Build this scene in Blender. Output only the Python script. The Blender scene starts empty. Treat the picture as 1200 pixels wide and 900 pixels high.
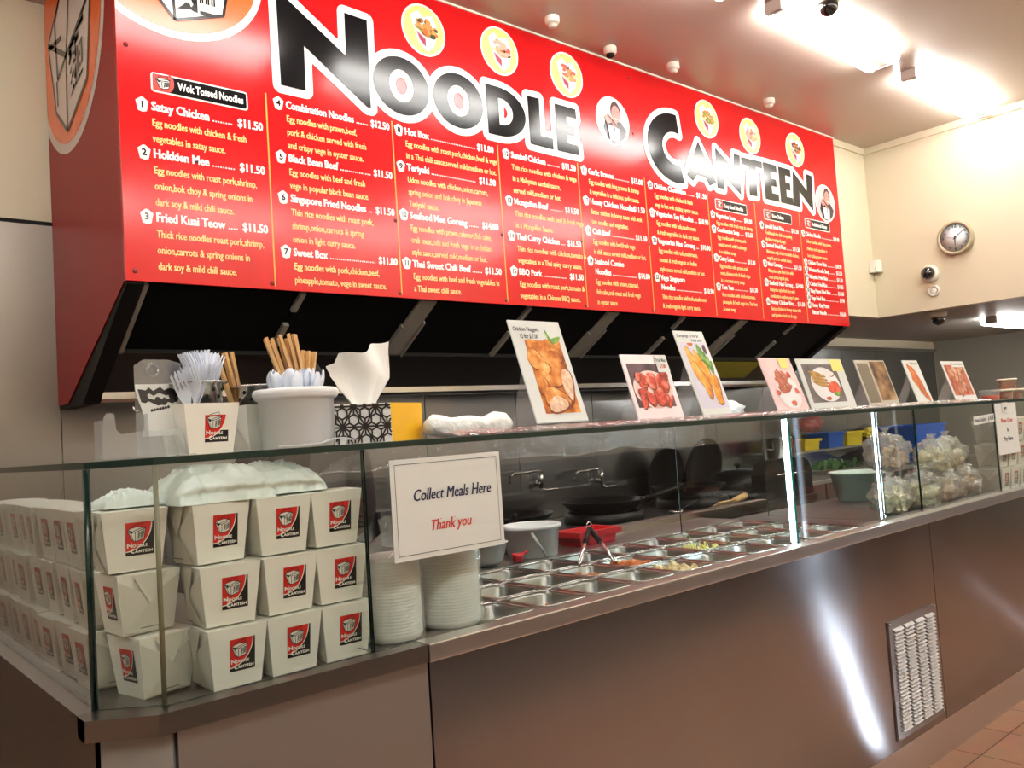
import bpy, bmesh, math, random
from mathutils import Vector, Matrix, Euler
from mathutils.geometry import tessellate_polygon
random.seed(7)
scene = bpy.context.scene
C = scene.collection

# ------------------------------------------------------------------ camera
def setup_camera():
    cd = bpy.data.cameras.new('camera')
    cd.sensor_width = 36.0
    cd.lens = 990.61 / 1200 * 36
    cd.clip_start = 0.05
    cd.clip_end = 100
    o = bpy.data.objects.new('camera', cd)
    C.objects.link(o)
    yaw, pitch, roll = 0.71583653, 0.05709352, -0.06695298
    f = Vector((math.sin(yaw) * math.cos(pitch), math.cos(yaw) * math.cos(pitch), math.sin(pitch)))
    r = Vector((math.cos(yaw), -math.sin(yaw), 0))
    u = r.cross(f)
    c, s = math.cos(roll), math.sin(roll)
    r2 = r * c + u * s
    u2 = u * c - r * s
    m = Matrix((r2, u2, -f)).transposed().to_4x4()
    m.translation = Vector((0, 0, 1.36))
    o.matrix_world = m
    scene.camera = o
setup_camera()

# ------------------------------------------------------------------ world, exposure
w = bpy.data.worlds.new('daylight')
scene.world = w
w.use_nodes = True
w.node_tree.nodes['Background'].inputs[0].default_value = (0.60, 0.76, 1.0, 1)
w.node_tree.nodes['Background'].inputs[1].default_value = 3.0
def setup_streak_sun():
    # this sun is invented, sent through added slits to streak the steel
    l = bpy.data.lights.new('streak_sun', 'SUN'); l.energy = 22.0; l.angle = 0.012; l.color = (0.70, 0.84, 1.0)
    o = bpy.data.objects.new('streak_sun', l); C.objects.link(o)
    o.location = (9, -4, 4)
    o.rotation_euler = Vector((-.84, .54, -.4255)).to_track_quat('-Z', 'Y').to_euler()
setup_streak_sun()
vs = scene.view_settings
vs.view_transform = 'Standard'
vs.look = 'None'
vs.gamma = 1
vs.use_curve_mapping = False
vs.exposure = 0.20
TUBE = 27.0          # strength of the fluorescent diffusers
LED = 45.0
scene.cycles.max_bounces = 9
scene.cycles.transparent_max_bounces = 24
scene.cycles.sample_clamp_indirect = 6.0
scene.cycles.caustics_reflective = False
scene.cycles.caustics_refractive = False

# ------------------------------------------------------------------ materials
def lin(c):
    c = c / 255.0
    return c / 12.92 if c <= 0.04045 else ((c + 0.055) / 1.055) ** 2.4
def rgb(r, g, b):
    return (lin(r), lin(g), lin(b), 1.0)
MATS = {}
def pmat(name, col, rough=0.5, metal=0.0, var=0.06, scale=12.0, bump=0.0, bscale=60.0, spec=0.5,
         trans=0.0, sss=0.0, coat=0.0, emit=None, es=0.0, aniso=None, stretch=None, col2=None):
    if name in MATS: return MATS[name]
    m = bpy.data.materials.new(name)
    m.use_nodes = True
    nt = m.node_tree; N = nt.nodes; L = nt.links
    p = N['Principled BSDF']
    p.inputs['Roughness'].default_value = rough
    p.inputs['Metallic'].default_value = metal
    p.inputs['Specular IOR Level'].default_value = spec
    p.inputs['Coat Weight'].default_value = coat
    p.inputs['Coat Roughness'].default_value = 0.06
    tc = N.new('ShaderNodeTexCoord')
    mp = N.new('ShaderNodeMapping')
    L.new(tc.outputs['Object'], mp.inputs['Vector'])
    if stretch: mp.inputs['Scale'].default_value = stretch
    nz = N.new('ShaderNodeTexNoise')
    nz.inputs['Scale'].default_value = scale
    nz.inputs['Detail'].default_value = 5
    L.new(mp.outputs[0], nz.inputs['Vector'])
    rp = N.new('ShaderNodeMix'); rp.data_type = 'RGBA'
    a = [max(0, min(1, c * (1 - var))) for c in col[:3]] + [1]
    b = col2 if col2 else [max(0, min(1, c * (1 + var))) for c in col[:3]] + [1]
    rp.inputs[6].default_value = a; rp.inputs[7].default_value = b
    L.new(nz.outputs['Fac'], rp.inputs[0])
    L.new(rp.outputs[2], p.inputs['Base Color'])
    if bump:
        n2 = N.new('ShaderNodeTexNoise'); n2.inputs['Scale'].default_value = bscale
        n2.inputs['Detail'].default_value = 3
        L.new(mp.outputs[0], n2.inputs['Vector'])
        bp = N.new('ShaderNodeBump'); bp.inputs['Strength'].default_value = bump
        bp.inputs['Distance'].default_value = 0.01
        L.new(n2.outputs['Fac'], bp.inputs['Height'])
        L.new(bp.outputs[0], p.inputs['Normal'])
    if trans:
        p.inputs['Transmission Weight'].default_value = trans
    if sss:
        p.inputs['Subsurface Weight'].default_value = sss
        p.inputs['Subsurface Radius'].default_value = (0.02, 0.02, 0.02)
    if emit:
        p.inputs['Emission Color'].default_value = emit
        p.inputs['Emission Strength'].default_value = es
    if aniso is not None:
        p.inputs['Anisotropic'].default_value = aniso[0]
        cx = N.new('ShaderNodeCombineXYZ')
        for i in range(3): cx.inputs[i].default_value = aniso[1][i]
        L.new(cx.outputs[0], p.inputs['Tangent'])
    MATS[name] = m
    return m

def clear_mat(name, tint, gloss_rough=0.02, f0=0.04, haze=0.0, hazecol=(1, 1, 1, 1), bump=0.0, bscale=40):
    """thin sheet of glass, acrylic or film: see-through, reflecting more at a grazing angle"""
    if name in MATS: return MATS[name]
    m = bpy.data.materials.new(name)
    m.use_nodes = True
    nt = m.node_tree; N = nt.nodes; L = nt.links
    N.remove(N['Principled BSDF'])
    out = N['Material Output']
    tr = N.new('ShaderNodeBsdfTransparent'); tr.inputs[0].default_value = tint
    gl = N.new('ShaderNodeBsdfGlossy'); gl.inputs['Roughness'].default_value = gloss_rough
    gl.inputs['Color'].default_value = (1, 1, 1, 1)
    ge = N.new('ShaderNodeNewGeometry')
    dt = N.new('ShaderNodeVectorMath'); dt.operation = 'DOT_PRODUCT'
    L.new(ge.outputs['Normal'], dt.inputs[0]); L.new(ge.outputs['Incoming'], dt.inputs[1])
    def mth(op, a=None, b=None):
        n = N.new('ShaderNodeMath'); n.operation = op
        for i, v in enumerate((a, b)):
            if v is None: continue
            if isinstance(v, (int, float)): n.inputs[i].default_value = v
            else: L.new(v, n.inputs[i])
        return n.outputs[0]
    ab = mth('ABSOLUTE', dt.outputs['Value'])
    om = mth('SUBTRACT', 1.0, ab)
    pw = mth('POWER', om, 5.0)
    ff = mth('ADD', mth('MULTIPLY', pw, 1.0 - f0), f0)
    mx = N.new('ShaderNodeMixShader')
    L.new(ff, mx.inputs[0])
    base = tr.outputs[0]
    if haze:
        di = N.new('ShaderNodeBsdfDiffuse'); di.inputs[0].default_value = hazecol
        tl = N.new('ShaderNodeBsdfTranslucent'); tl.inputs[0].default_value = hazecol
        ad = N.new('ShaderNodeMixShader'); ad.inputs[0].default_value = 0.5
        L.new(di.outputs[0], ad.inputs[1]); L.new(tl.outputs[0], ad.inputs[2])
        hz = N.new('ShaderNodeMixShader')
        nz = N.new('ShaderNodeTexNoise'); nz.inputs['Scale'].default_value = bscale * .5
        tcx = N.new('ShaderNodeTexCoord'); L.new(tcx.outputs['Object'], nz.inputs['Vector'])
        hv = mth('MULTIPLY', mth('ADD', nz.outputs['Fac'], 0.5), haze)
        L.new(hv, hz.inputs[0])
        L.new(base, hz.inputs[1]); L.new(ad.outputs[0], hz.inputs[2])
        base = hz.outputs[0]
    if bump:
        nb = N.new('ShaderNodeTexNoise'); nb.inputs['Scale'].default_value = bscale
        tc2 = N.new('ShaderNodeTexCoord'); L.new(tc2.outputs['Object'], nb.inputs['Vector'])
        bp = N.new('ShaderNodeBump'); bp.inputs['Strength'].default_value = bump
        bp.inputs['Distance'].default_value = 0.01
        L.new(nb.outputs['Fac'], bp.inputs['Height']); L.new(bp.outputs[0], gl.inputs['Normal'])
    L.new(base, mx.inputs[1]); L.new(gl.outputs[0], mx.inputs[2])
    L.new(mx.outputs[0], out.inputs[0])
    MATS[name] = m
    return m

def emat(name, col, s):
    if name in MATS: return MATS[name]
    m = bpy.data.materials.new(name); m.use_nodes = True
    nt = m.node_tree; N = nt.nodes
    N.remove(N['Principled BSDF'])
    e = N.new('ShaderNodeEmission'); e.inputs[0].default_value = col; e.inputs[1].default_value = s
    nt.links.new(e.outputs[0], N['Material Output'].inputs[0])
    MATS[name] = m
    return m

def tile_floor():
    m = bpy.data.materials.new('terracotta_tiles'); m.use_nodes = True
    nt = m.node_tree; N = nt.nodes; L = nt.links; p = N['Principled BSDF']
    tc = N.new('ShaderNodeTexCoord')
    mp = N.new('ShaderNodeMapping'); mp.inputs['Location'].default_value = (0.12, 0.1, 0)
    L.new(tc.outputs['Object'], mp.inputs[0])
    br = N.new('ShaderNodeTexBrick'); br.offset = 0.0
    br.inputs['Scale'].default_value = 1.0
    br.inputs['Color1'].default_value = rgb(190, 142, 116); br.inputs['Color2'].default_value = rgb(178, 130, 104)
    br.inputs['Mortar'].default_value = rgb(96, 62, 46)
    br.inputs['Brick Width'].default_value = 0.3; br.inputs['Row Height'].default_value = 0.3
    br.inputs['Mortar Size'].default_value = 0.003
    L.new(mp.outputs[0], br.inputs['Vector'])
    nz = N.new('ShaderNodeTexNoise'); nz.inputs['Scale'].default_value = 9; nz.inputs['Detail'].default_value = 6
    L.new(tc.outputs['Object'], nz.inputs[0])
    mx = N.new('ShaderNodeMix'); mx.data_type = 'RGBA'; mx.blend_type = 'MULTIPLY'
    mx.inputs[0].default_value = 0.35
    L.new(br.outputs['Color'], mx.inputs[6]); L.new(nz.outputs['Color'], mx.inputs[7])
    L.new(mx.outputs[2], p.inputs['Base Color'])
    p.inputs['Roughness'].default_value = 0.45
    return m

def steel_sheet(name, col, rough, wave=0.0, seams=None, tangent=(1, 0, 0), aniso=0.5, dirt=0.0):
    """brushed stainless; seams = panel width along x"""
    m = bpy.data.materials.new(name); m.use_nodes = True
    nt = m.node_tree; N = nt.nodes; L = nt.links; p = N['Principled BSDF']
    p.inputs['Metallic'].default_value = 1.0
    p.inputs['Anisotropic'].default_value = aniso
    cx = N.new('ShaderNodeCombineXYZ')
    for i in range(3): cx.inputs[i].default_value = tangent[i]
    L.new(cx.outputs[0], p.inputs['Tangent'])
    tc = N.new('ShaderNodeTexCoord')
    mp = N.new('ShaderNodeMapping'); mp.inputs['Scale'].default_value = (3, 3, 160)
    L.new(tc.outputs['Object'], mp.inputs[0])
    nz = N.new('ShaderNodeTexNoise'); nz.inputs['Scale'].default_value = 1.0; nz.inputs['Detail'].default_value = 2
    L.new(mp.outputs[0], nz.inputs[0])
    mr = N.new('ShaderNodeMapRange'); mr.inputs[3].default_value = rough * 0.93; mr.inputs[4].default_value = rough * 1.08
    L.new(nz.outputs['Fac'], mr.inputs[0]); L.new(mr.outputs[0], p.inputs['Roughness'])
    base = None
    n3 = N.new('ShaderNodeTexNoise'); n3.inputs['Scale'].default_value = 2.5; n3.inputs['Detail'].default_value = 6
    L.new(tc.outputs['Object'], n3.inputs[0])
    mx = N.new('ShaderNodeMix'); mx.data_type = 'RGBA'
    mx.inputs[6].default_value = [c * (0.9 - dirt) for c in col[:3]] + [1]
    mx.inputs[7].default_value = [min(1, c * 1.08) for c in col[:3]] + [1]
    L.new(n3.outputs['Fac'], mx.inputs[0])
    L.new(mx.outputs[2], p.inputs['Base Color'])
    if wave:
        n2 = N.new('ShaderNodeTexNoise'); n2.inputs['Scale'].default_value = 1.6; n2.inputs['Detail'].default_value = 1
        L.new(tc.outputs['Object'], n2.inputs[0])
        bp = N.new('ShaderNodeBump'); bp.inputs['Strength'].default_value = wave; bp.inputs['Distance'].default_value = 0.1
        L.new(n2.outputs['Fac'], bp.inputs['Height']); L.new(bp.outputs[0], p.inputs['Normal'])
    MATS[name] = m
    return m

WHITE = pmat('print_white', rgb(246, 244, 240), 0.20)
BLACK = pmat('print_black', rgb(9, 11, 15), 0.145, spec=.36)
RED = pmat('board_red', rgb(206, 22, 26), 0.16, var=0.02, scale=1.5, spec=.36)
YELLOW_TXT = pmat('print_cream_yellow', rgb(255, 214, 140), 0.3)
ORANGE = pmat('print_orange', rgb(236, 98, 36), 0.2, var=0.1, scale=2)
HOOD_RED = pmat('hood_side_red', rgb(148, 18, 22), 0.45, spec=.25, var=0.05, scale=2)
LINE_Y = pmat('divider_yellow', rgb(246, 170, 80), 0.25)
LIME = pmat('print_lime', rgb(222, 228, 140), 0.26)
LABEL_RED = pmat('label_red', rgb(214, 42, 34), 0.35)
LABEL_BLACK = pmat('label_black', rgb(20, 18, 18), 0.35)
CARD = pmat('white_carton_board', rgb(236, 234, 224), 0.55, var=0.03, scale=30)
CREAM = pmat('cream_paint', rgb(214, 204, 178), 0.5, var=0.02, scale=3)
CEIL = pmat('ceiling_paint', rgb(186, 172, 160), 0.34, var=0.03, scale=2, bump=0.03, bscale=3)
GREY_WALL = pmat('grey_paint', rgb(158, 156, 142), 0.6, var=0.03, scale=3)
BROWN_WALL = pmat('brown_paint', rgb(78, 68, 60), 0.6, var=0.1, scale=2)
FLOOR = tile_floor()
STEEL = steel_sheet('brushed_steel_counter', (0.33, 0.33, 0.34, 1), 0.165, wave=0.05, aniso=0.88, dirt=0.08, tangent=(0, 0, 1))
STEEL_LIP = steel_sheet('brushed_steel_lip', (0.72, 0.71, 0.70, 1), 0.33, aniso=0.5)
STEEL_SIDE = steel_sheet('brushed_steel_side', (0.30, 0.28, 0.27, 1), 0.33, aniso=0.5, tangent=(0, 1, 0))
STEEL_DARK = steel_sheet('dark_steel', (0.26, 0.24, 0.23, 1), 0.35, aniso=0.4)
STEEL_WALL = steel_sheet('wall_steel', (0.30, 0.265, 0.235, 1), 0.38, wave=0.05, aniso=0.3)
STEEL_TILE = steel_sheet('splashback_steel', (0.40, 0.41, 0.42, 1), 0.24, wave=0.22, aniso=0.3)
CHROME = pmat('polished_steel', (0.62, 0.61, 0.59, 1), 0.18, 1.0)
PANSTEEL = pmat('pan_steel', (0.30, 0.30, 0.29, 1), 0.32, 1.0)
BLACKM = pmat('hood_black', rgb(10, 10, 10), 0.6, var=0.1, spec=.25)
FILTER = pmat('filter_black', rgb(3, 3, 3), 0.7, spec=.15)
MULL = pmat('grey_mullion', rgb(150, 146, 138), 0.5)
GALV = pmat('hood_plate', rgb(44, 43, 42), 0.4, 0.2)
IRON = pmat('wok_iron', rgb(20, 19, 19), 0.38, 0.6)
RANGE = pmat('range_steel_grimy', (0.10, 0.095, 0.09, 1), 0.42, 1.0)
GLASS = clear_mat('pane_glass', (0.972, 0.99, 0.98, 1))
GEDGE = pmat('glass_edge_green', rgb(12, 40, 34), 0.15)
ACRYL = clear_mat('clear_acrylic', (0.93, 0.95, 0.96, 1), 0.05, 0.06, haze=0.16, hazecol=(0.8, 0.85, 0.9, 1))
FILM = clear_mat('plastic_film', (0.97, 0.98, 0.98, 1), 0.12, 0.09, haze=0.14, hazecol=(0.9, 0.92, 0.92, 1), bump=0.9, bscale=60)
POLY = clear_mat('poly_bag_film', (0.95, 0.97, 0.96, 1), 0.14, 0.10, haze=0.27, hazecol=(0.95, 0.96, 0.94, 1), bump=1.0, bscale=45)
WRAP = clear_mat('shrink_wrap', (0.96, 0.97, 0.97, 1), 0.12, 0.07, haze=0.20, hazecol=(0.98, 0.99, 0.98, 1), bump=0.6, bscale=30)
WHITE_PL = pmat('white_plastic', rgb(232, 236, 240), 0.32, sss=0.05)
FORK_PL = pmat('fork_plastic', rgb(226, 234, 248), 0.22, sss=0.1)
BAG_PL = pmat('white_bag_plastic', rgb(224, 232, 228), 0.35, bump=0.5, bscale=22, sss=0.1)
WOOD = pmat('bamboo', rgb(214, 172, 116), 0.55, var=0.14, scale=6, stretch=(30, 30, 3))
TISSUE = pmat('tissue_paper', rgb(240, 240, 236), 0.8, sss=0.1)
YELLOW = pmat('yellow_card', rgb(246, 188, 22), 0.4, var=0.03)
PAPER = pmat('paper', rgb(216, 219, 217), 0.4, var=0.01)
INK_BLUE = pmat('ink_navy', rgb(28, 34, 70), 0.5)
INK_RED = pmat('ink_red', rgb(206, 66, 52), 0.5)
INK_GREY = pmat('ink_grey', rgb(84, 92, 100), 0.5)
DARKPL = pmat('dark_dome', rgb(14, 14, 16), 0.08, coat=1.0)
WHITEF = pmat('fitting_white', rgb(226, 220, 206), 0.4)
LAMP = emat('fluorescent_glow', (1.0, 0.97, 0.92, 1), TUBE)
LEDM = emat('led_glow', (0.62, 0.88, 1.0, 1), LED)
STICKY = pmat('sticky_yellow', rgb(244, 226, 130), 0.6)
SKIN = pmat('skin', rgb(206, 158, 128), 0.5, sss=0.1)

# ------------------------------------------------------------------ mesh builder
class MB:
    def __init__(s):
        s.v = []; s.f = []; s.m = []; s.sm = []
    def add(s, vs, fs, mi=0, smooth=False):
        b = len(s.v)
        s.v += [Vector(x) for x in vs]
        for f in fs:
            s.f.append([b + i for i in f]); s.m.append(mi); s.sm.append(smooth)
        return s
    def box(s, x0, x1, y0, y1, z0, z1, mi=0, bev=0.0, M=None):
        if bev > 0:
            bm = bmesh.new()
            bmesh.ops.create_cube(bm, size=1)
            for v in bm.verts:
                v.co = Vector(((x0 + x1) / 2 + v.co.x * (x1 - x0), (y0 + y1) / 2 + v.co.y * (y1 - y0), (z0 + z1) / 2 + v.co.z * (z1 - z0)))
            bmesh.ops.bevel(bm, geom=bm.edges[:], offset=bev, segments=2, profile=0.6, affect='EDGES')
            bm.verts.index_update()
            vs = [v.co.copy() for v in bm.verts]
            fs = [[v.index for v in f.verts] for f in bm.faces]
            bm.free()
        else:
            vs = [Vector((x, y, z)) for x in (x0, x1) for y in (y0, y1) for z in (z0, z1)]
            fs = [(0, 1, 3, 2), (4, 6, 7, 5), (0, 4, 5, 1), (2, 3, 7, 6), (0, 2, 6, 4), (1, 5, 7, 3)]
        if M: vs = [M @ v for v in vs]
        return s.add(vs, fs, mi)
    def lathe(s, prof, c=(0, 0, 0), n=24, mi=0, smooth=True, M=None, sx=1, sy=1, cap=True):
        vs = []; fs = []
        for r, z in prof:
            for i in range(n):
                a = 2 * math.pi * i / n
                vs.append(Vector((c[0] + r * math.cos(a) * sx, c[1] + r * math.sin(a) * sy, c[2] + z)))
        k = len(prof)
        for j in range(k - 1):
            for i in range(n):
                a, b = j * n + i, j * n + (i + 1) % n
                fs.append((a, b, b + n, a + n))
        if cap:
            if prof[0][0] > 1e-6: fs.append(tuple(range(n - 1, -1, -1)))
            if prof[-1][0] > 1e-6: fs.append(tuple((k - 1) * n + i for i in range(n)))
        if M: vs = [M @ v for v in vs]
        return s.add(vs, fs, mi, smooth)
    def tube(s, pts, r, n=8, mi=0, smooth=True):
        pts = [Vector(p) for p in pts]
        rs = r if isinstance(r, (list, tuple)) else [r] * len(pts)
        vs = []; fs = []
        up = Vector((0, 0, 1))
        for i, p in enumerate(pts):
            d = (pts[min(i + 1, len(pts) - 1)] - pts[max(i - 1, 0)]).normalized()
            ref = up if abs(d.dot(up)) < 0.95 else Vector((1, 0, 0))
            a = d.cross(ref).normalized(); b = a.cross(d)
            for k in range(n):
                t = 2 * math.pi * k / n
                vs.append(p + (a * math.cos(t) + b * math.sin(t)) * rs[i])
        for j in range(len(pts) - 1):
            for k in range(n):
                fs.append((j * n + k, j * n + (k + 1) % n, (j + 1) * n + (k + 1) % n, (j + 1) * n + k))
        fs.append(tuple(range(n - 1, -1, -1))); fs.append(tuple((len(pts) - 1) * n + k for k in range(n)))
        return s.add(vs, fs, mi, smooth)
    def flat(s, loops, fn, mi=0):
        """filled 2D outline (first loop) with holes, mapped by fn(u, v) -> 3D"""
        tri = tessellate_polygon([[Vector((p[0], p[1], 0)) for p in l] for l in loops])
        pts = [p for l in loops for p in l]
        return s.add([fn(*p) for p in pts], [tuple(t) for t in tri], mi)
    def prism(s, loop, fn, mi=0, smooth=False):
        """closed outline extruded: fn(u, v, k) with k = 0 / 1"""
        n = len(loop)
        a = [fn(p[0], p[1], 0) for p in loop]; b = [fn(p[0], p[1], 1) for p in loop]
        tri = tessellate_polygon([[Vector((p[0], p[1], 0)) for p in loop]])
        fs = [tuple(t) for t in tri] + [tuple(n + i for i in reversed(t)) for t in tri]
        fs += [(i, (i + 1) % n, n + (i + 1) % n, n + i) for i in range(n)]
        return s.add(a + b, fs, mi, smooth)
    def halo(s, letters, r, fn, mi=0, h=.006):
        """one flat shape: every letter of a word grown by r (marching squares on a distance field)"""
        import numpy as np
        P = np.array([p for l in letters for q in l for p in q])
        x0, z0 = P.min(0) - r - h * 2; x1, z1 = P.max(0) + r + h * 2
        xs = np.arange(x0, x1, h); zs = np.arange(z0, z1, h)
        X, Z = np.meshgrid(xs, zs, indexing='ij')
        D = np.full(X.shape, 9.0); IN = np.zeros(X.shape, bool)
        for l in letters:
            ins = np.zeros(X.shape, bool)
            for q in l:
                n = len(q)
                for i in range(n):
                    ax, az = q[i]; bx, bz = q[(i + 1) % n]
                    dx, dz = bx - ax, bz - az; L2 = dx * dx + dz * dz
                    if L2 < 1e-12: continue
                    t = np.clip(((X - ax) * dx + (Z - az) * dz) / L2, 0, 1)
                    D = np.minimum(D, np.hypot(X - ax - t * dx, Z - az - t * dz))
                    if dz: ins ^= ((az > Z) != (bz > Z)) & (X < dx * (Z - az) / dz + ax)
            IN |= ins
        D = np.where(IN, -D, D) - r
        idx = {}
        def vert(x, z):
            k = (round(x, 6), round(z, 6))
            if k not in idx:
                idx[k] = len(s.v); s.v.append(Vector(fn(x, z)))
            return idx[k]
        for i in range(len(xs) - 1):
            for j in range(len(zs) - 1):
                c = [(xs[i], zs[j], D[i, j]), (xs[i + 1], zs[j], D[i + 1, j]), (xs[i + 1], zs[j + 1], D[i + 1, j + 1]), (xs[i], zs[j + 1], D[i, j + 1])]
                if min(q[2] for q in c) > 0: continue
                out = []
                for a in range(4):
                    p, q = c[a], c[(a + 1) % 4]
                    if p[2] <= 0: out.append(vert(p[0], p[1]))
                    if (p[2] <= 0) != (q[2] <= 0):
                        t = p[2] / (p[2] - q[2]); out.append(vert(p[0] + (q[0] - p[0]) * t, p[1] + (q[1] - p[1]) * t))
                o2 = [v for k, v in enumerate(out) if v != out[k - 1]]
                if len(o2) > 2:
                    s.f.append(o2); s.m.append(mi); s.sm.append(False)
        return s
    def noise(s, amp, freq, seed=0):
        from mathutils import noise as nz
        off = Vector((seed * 7.3, seed * 3.1, seed * 1.7))
        s.v = [v + nz.noise_vector(v * freq + off) * amp for v in s.v]
        return s

def obj(name, mb, mats, parent=None, local=False, smooth=None, fix=True):
    me = bpy.data.meshes.new(name)
    off = Vector((0, 0, 0))
    if parent is not None and not local:
        off = parent['_o'] if '_o' in parent else Vector((0, 0, 0))
        off = Vector(off)
    me.from_pydata([tuple(v - off) for v in mb.v], [], mb.f)
    if not isinstance(mats, (list, tuple)): mats = [mats]
    for m in mats: me.materials.append(m)
    me.polygons.foreach_set('material_index', mb.m)
    me.polygons.foreach_set('use_smooth', mb.sm)
    if fix:
        bm = bmesh.new(); bm.from_mesh(me)
        bmesh.ops.recalc_face_normals(bm, faces=bm.faces[:])
        bm.to_mesh(me); bm.free()
    me.update()
    o = bpy.data.objects.new(name, me)
    C.objects.link(o)
    if parent is not None:
        o.parent = parent
        if not local: o['_o'] = parent['_o'] if '_o' in parent else (0, 0, 0)
    return o
def thing(name, label, cat, loc=(0, 0, 0), group=None, rz=0):
    o = bpy.data.objects.new(name, None); C.objects.link(o)
    o.location = loc; o.rotation_euler = (0, 0, rz); o.empty_display_size = 0.1
    o['label'] = label; o['category'] = cat; o['_o'] = tuple(loc)
    if group: o['group'] = group
    return o
def tag(o, label, cat, group=None, kind=None):
    o['label'] = label; o['category'] = cat
    if group: o['group'] = group
    if kind: o['kind'] = kind
    return o
def struct(name, mb, m):
    o = obj(name, mb, m); o['kind'] = 'structure'; return o
def centre(o):
    """move a top-level mesh's origin to its base"""
    me = o.data
    xs = [v.co for v in me.vertices]
    c = Vector(((min(v.x for v in xs) + max(v.x for v in xs)) / 2, (min(v.y for v in xs) + max(v.y for v in xs)) / 2, min(v.z for v in xs)))
    for v in me.vertices: v.co -= c
    o.location = c
    return o
def dup(root, loc, rot=None, label=None, group=None):
    r = root.copy(); C.objects.link(r); r.location = loc
    if rot is not None: r.rotation_euler = rot
    if label: r['label'] = label
    if group: r['group'] = group
    for ch in list(root.children):
        c = ch.copy(); C.objects.link(c); c.parent = r
        for g in list(ch.children):
            d = g.copy(); C.objects.link(d); d.parent = c
    return r
ORD = ['first', 'second', 'third', 'fourth', 'fifth', 'sixth', 'seventh', 'eighth', 'ninth', 'tenth', 'eleventh', 'twelfth']

# ------------------------------------------------------------------ lettering
GL = {}
def _mesh_of(body, off):
    cu = bpy.data.curves.new('tmp', 'FONT'); cu.body = body; cu.resolution_u = 2; cu.offset = off
    ob = bpy.data.objects.new('tmp', cu)
    me = bpy.data.meshes.new_from_object(ob)
    vs = [(v.co.x, v.co.y) for v in me.vertices]; fs = [tuple(p.vertices) for p in me.polygons]
    bpy.data.objects.remove(ob); bpy.data.curves.remove(cu); bpy.data.meshes.remove(me)
    return vs, fs
def glyph(ch, off):
    k = (ch, off)
    if k not in GL:
        vs, fs = _mesh_of(ch, off) if ch != ' ' else ([], [])
        w2 = max(v[0] for v in _mesh_of('H' + ch + 'H', 0)[0]) - max(v[0] for v in _mesh_of('HH', 0)[0])
        GL[k] = (vs, fs, w2)
    return GL[k]
CAP = 0.70
def text_width(t, cap, xs=1.0):
    return sum(glyph(c, 0.0)[2] for c in t) * cap / CAP * xs
def put_text(mb, t, u, v, cap, fn, mi=0, xs=1.0, bold=0.02, align='L', shear=0.0, fit=None, strike=0.0):
    if fit: xs = fit / max(1e-6, text_width(t, cap, 1.0))
    if align != 'L':
        wd = text_width(t, cap, xs)
        u -= wd if align == 'R' else wd / 2
    k = cap / CAP
    for gi, ch in enumerate(t):
        vs, fs, ad = glyph(ch, bold)
        if vs:
            jj = Vector((0, -.00015 * (gi % 2), 0))
            for sg in ((-1, 1) if strike else (0,)):
                mb.add([Vector(fn(u + (x + shear * y) * k * xs + sg * strike * cap, v + y * k)) + jj * (1 if sg < 1 else 1) + Vector((0, -.0003 if sg > 0 else 0, 0)) for x, y in vs], fs, mi)
        u += ad * k * xs
    return u

# the display lettering of the board and the cartons, drawn in board metres
def ell(cx, cy, rx, ry, a0=0, a1=360, n=40):
    return [(cx + rx * math.cos(math.radians(a0 + (a1 - a0) * i / n)), cy + ry * math.sin(math.radians(a0 + (a1 - a0) * i / n))) for i in range(n + (0 if a1 - a0 == 360 else 1))]
def e_shape(x0, x1, z0, z1, st, bar):
    zm = (z0 + z1) / 2
    return [(x0, z0), (x1, z0), (x1 - .005, z0 + bar), (x0 + st, z0 + bar), (x0 + st, zm - bar * .5), (x1 - .022, zm - bar * .5), (x1 - .022, zm + bar * .5),
            (x0 + st, zm + bar * .5), (x0 + st, z1 - bar), (x1 - .005, z1 - bar), (x1 - .008, z1), (x0, z1)]
NOODLE_W = [
    [[(1.508, 2.783), (1.615, 2.783), (1.617, 2.969), (1.899, 2.774), (1.917, 2.774), (1.921, 3.158), (1.812, 3.162), (1.809, 2.974), (1.545, 3.150), (1.505, 3.175)]],
    [ell(2.082, 2.907, .146, .130), ell(2.081, 2.907, .0635, .073, n=28)],
    [ell(2.396, 2.906, .145, .129), ell(2.396, 2.906, .0635, .073, n=28)],
    [[(2.563, 3.027), (2.565, 2.785)] + ell(2.64, 2.906, .172, .121, -90, 90, 20),
     [(2.639, 2.842)] + ell(2.655, 2.907, .073, .066, -80, 80, 14) + [(2.639, 2.973)]],
    [[(2.832, 3.025), (2.833, 2.781), (2.991, 2.778), (2.993, 2.836), (2.909, 2.836), (2.912, 3.027)]],
    [e_shape(3.020, 3.179, 2.779, 3.025, .080, .052)],
]
CANTEEN_W = [
    [ell(3.995, 2.957, .250, .207, 83, 285, 30) + ell(3.995, 2.957, .116, .098, 290, 66, 20)],
    [[(4.223, 3.042), (4.090, 2.815), (4.145, 2.785), (4.188, 2.829), (4.272, 2.827), (4.309, 2.779), (4.383, 2.811)]],
    [[(4.398, 3.032), (4.387, 2.779), (4.459, 2.780), (4.471, 2.867), (4.640, 2.768), (4.659, 3.027), (4.593, 3.027), (4.583, 2.928)]],
    [[(4.671, 3.019), (4.670, 2.973), (4.752, 2.972), (4.737, 2.780), (4.826, 2.783), (4.835, 2.979), (4.908, 2.979), (4.909, 3.025)]],
    [e_shape(4.922, 5.089, 2.780, 3.027, .085, .050)],
    [e_shape(5.106, 5.262, 2.779, 3.026, .080, .050)],
    [[(5.289, 3.022), (5.259, 2.778), (5.347, 2.779), (5.354, 2.892), (5.520, 2.772), (5.538, 3.024), (5.466, 3.029), (5.457, 2.906)]],
]
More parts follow.
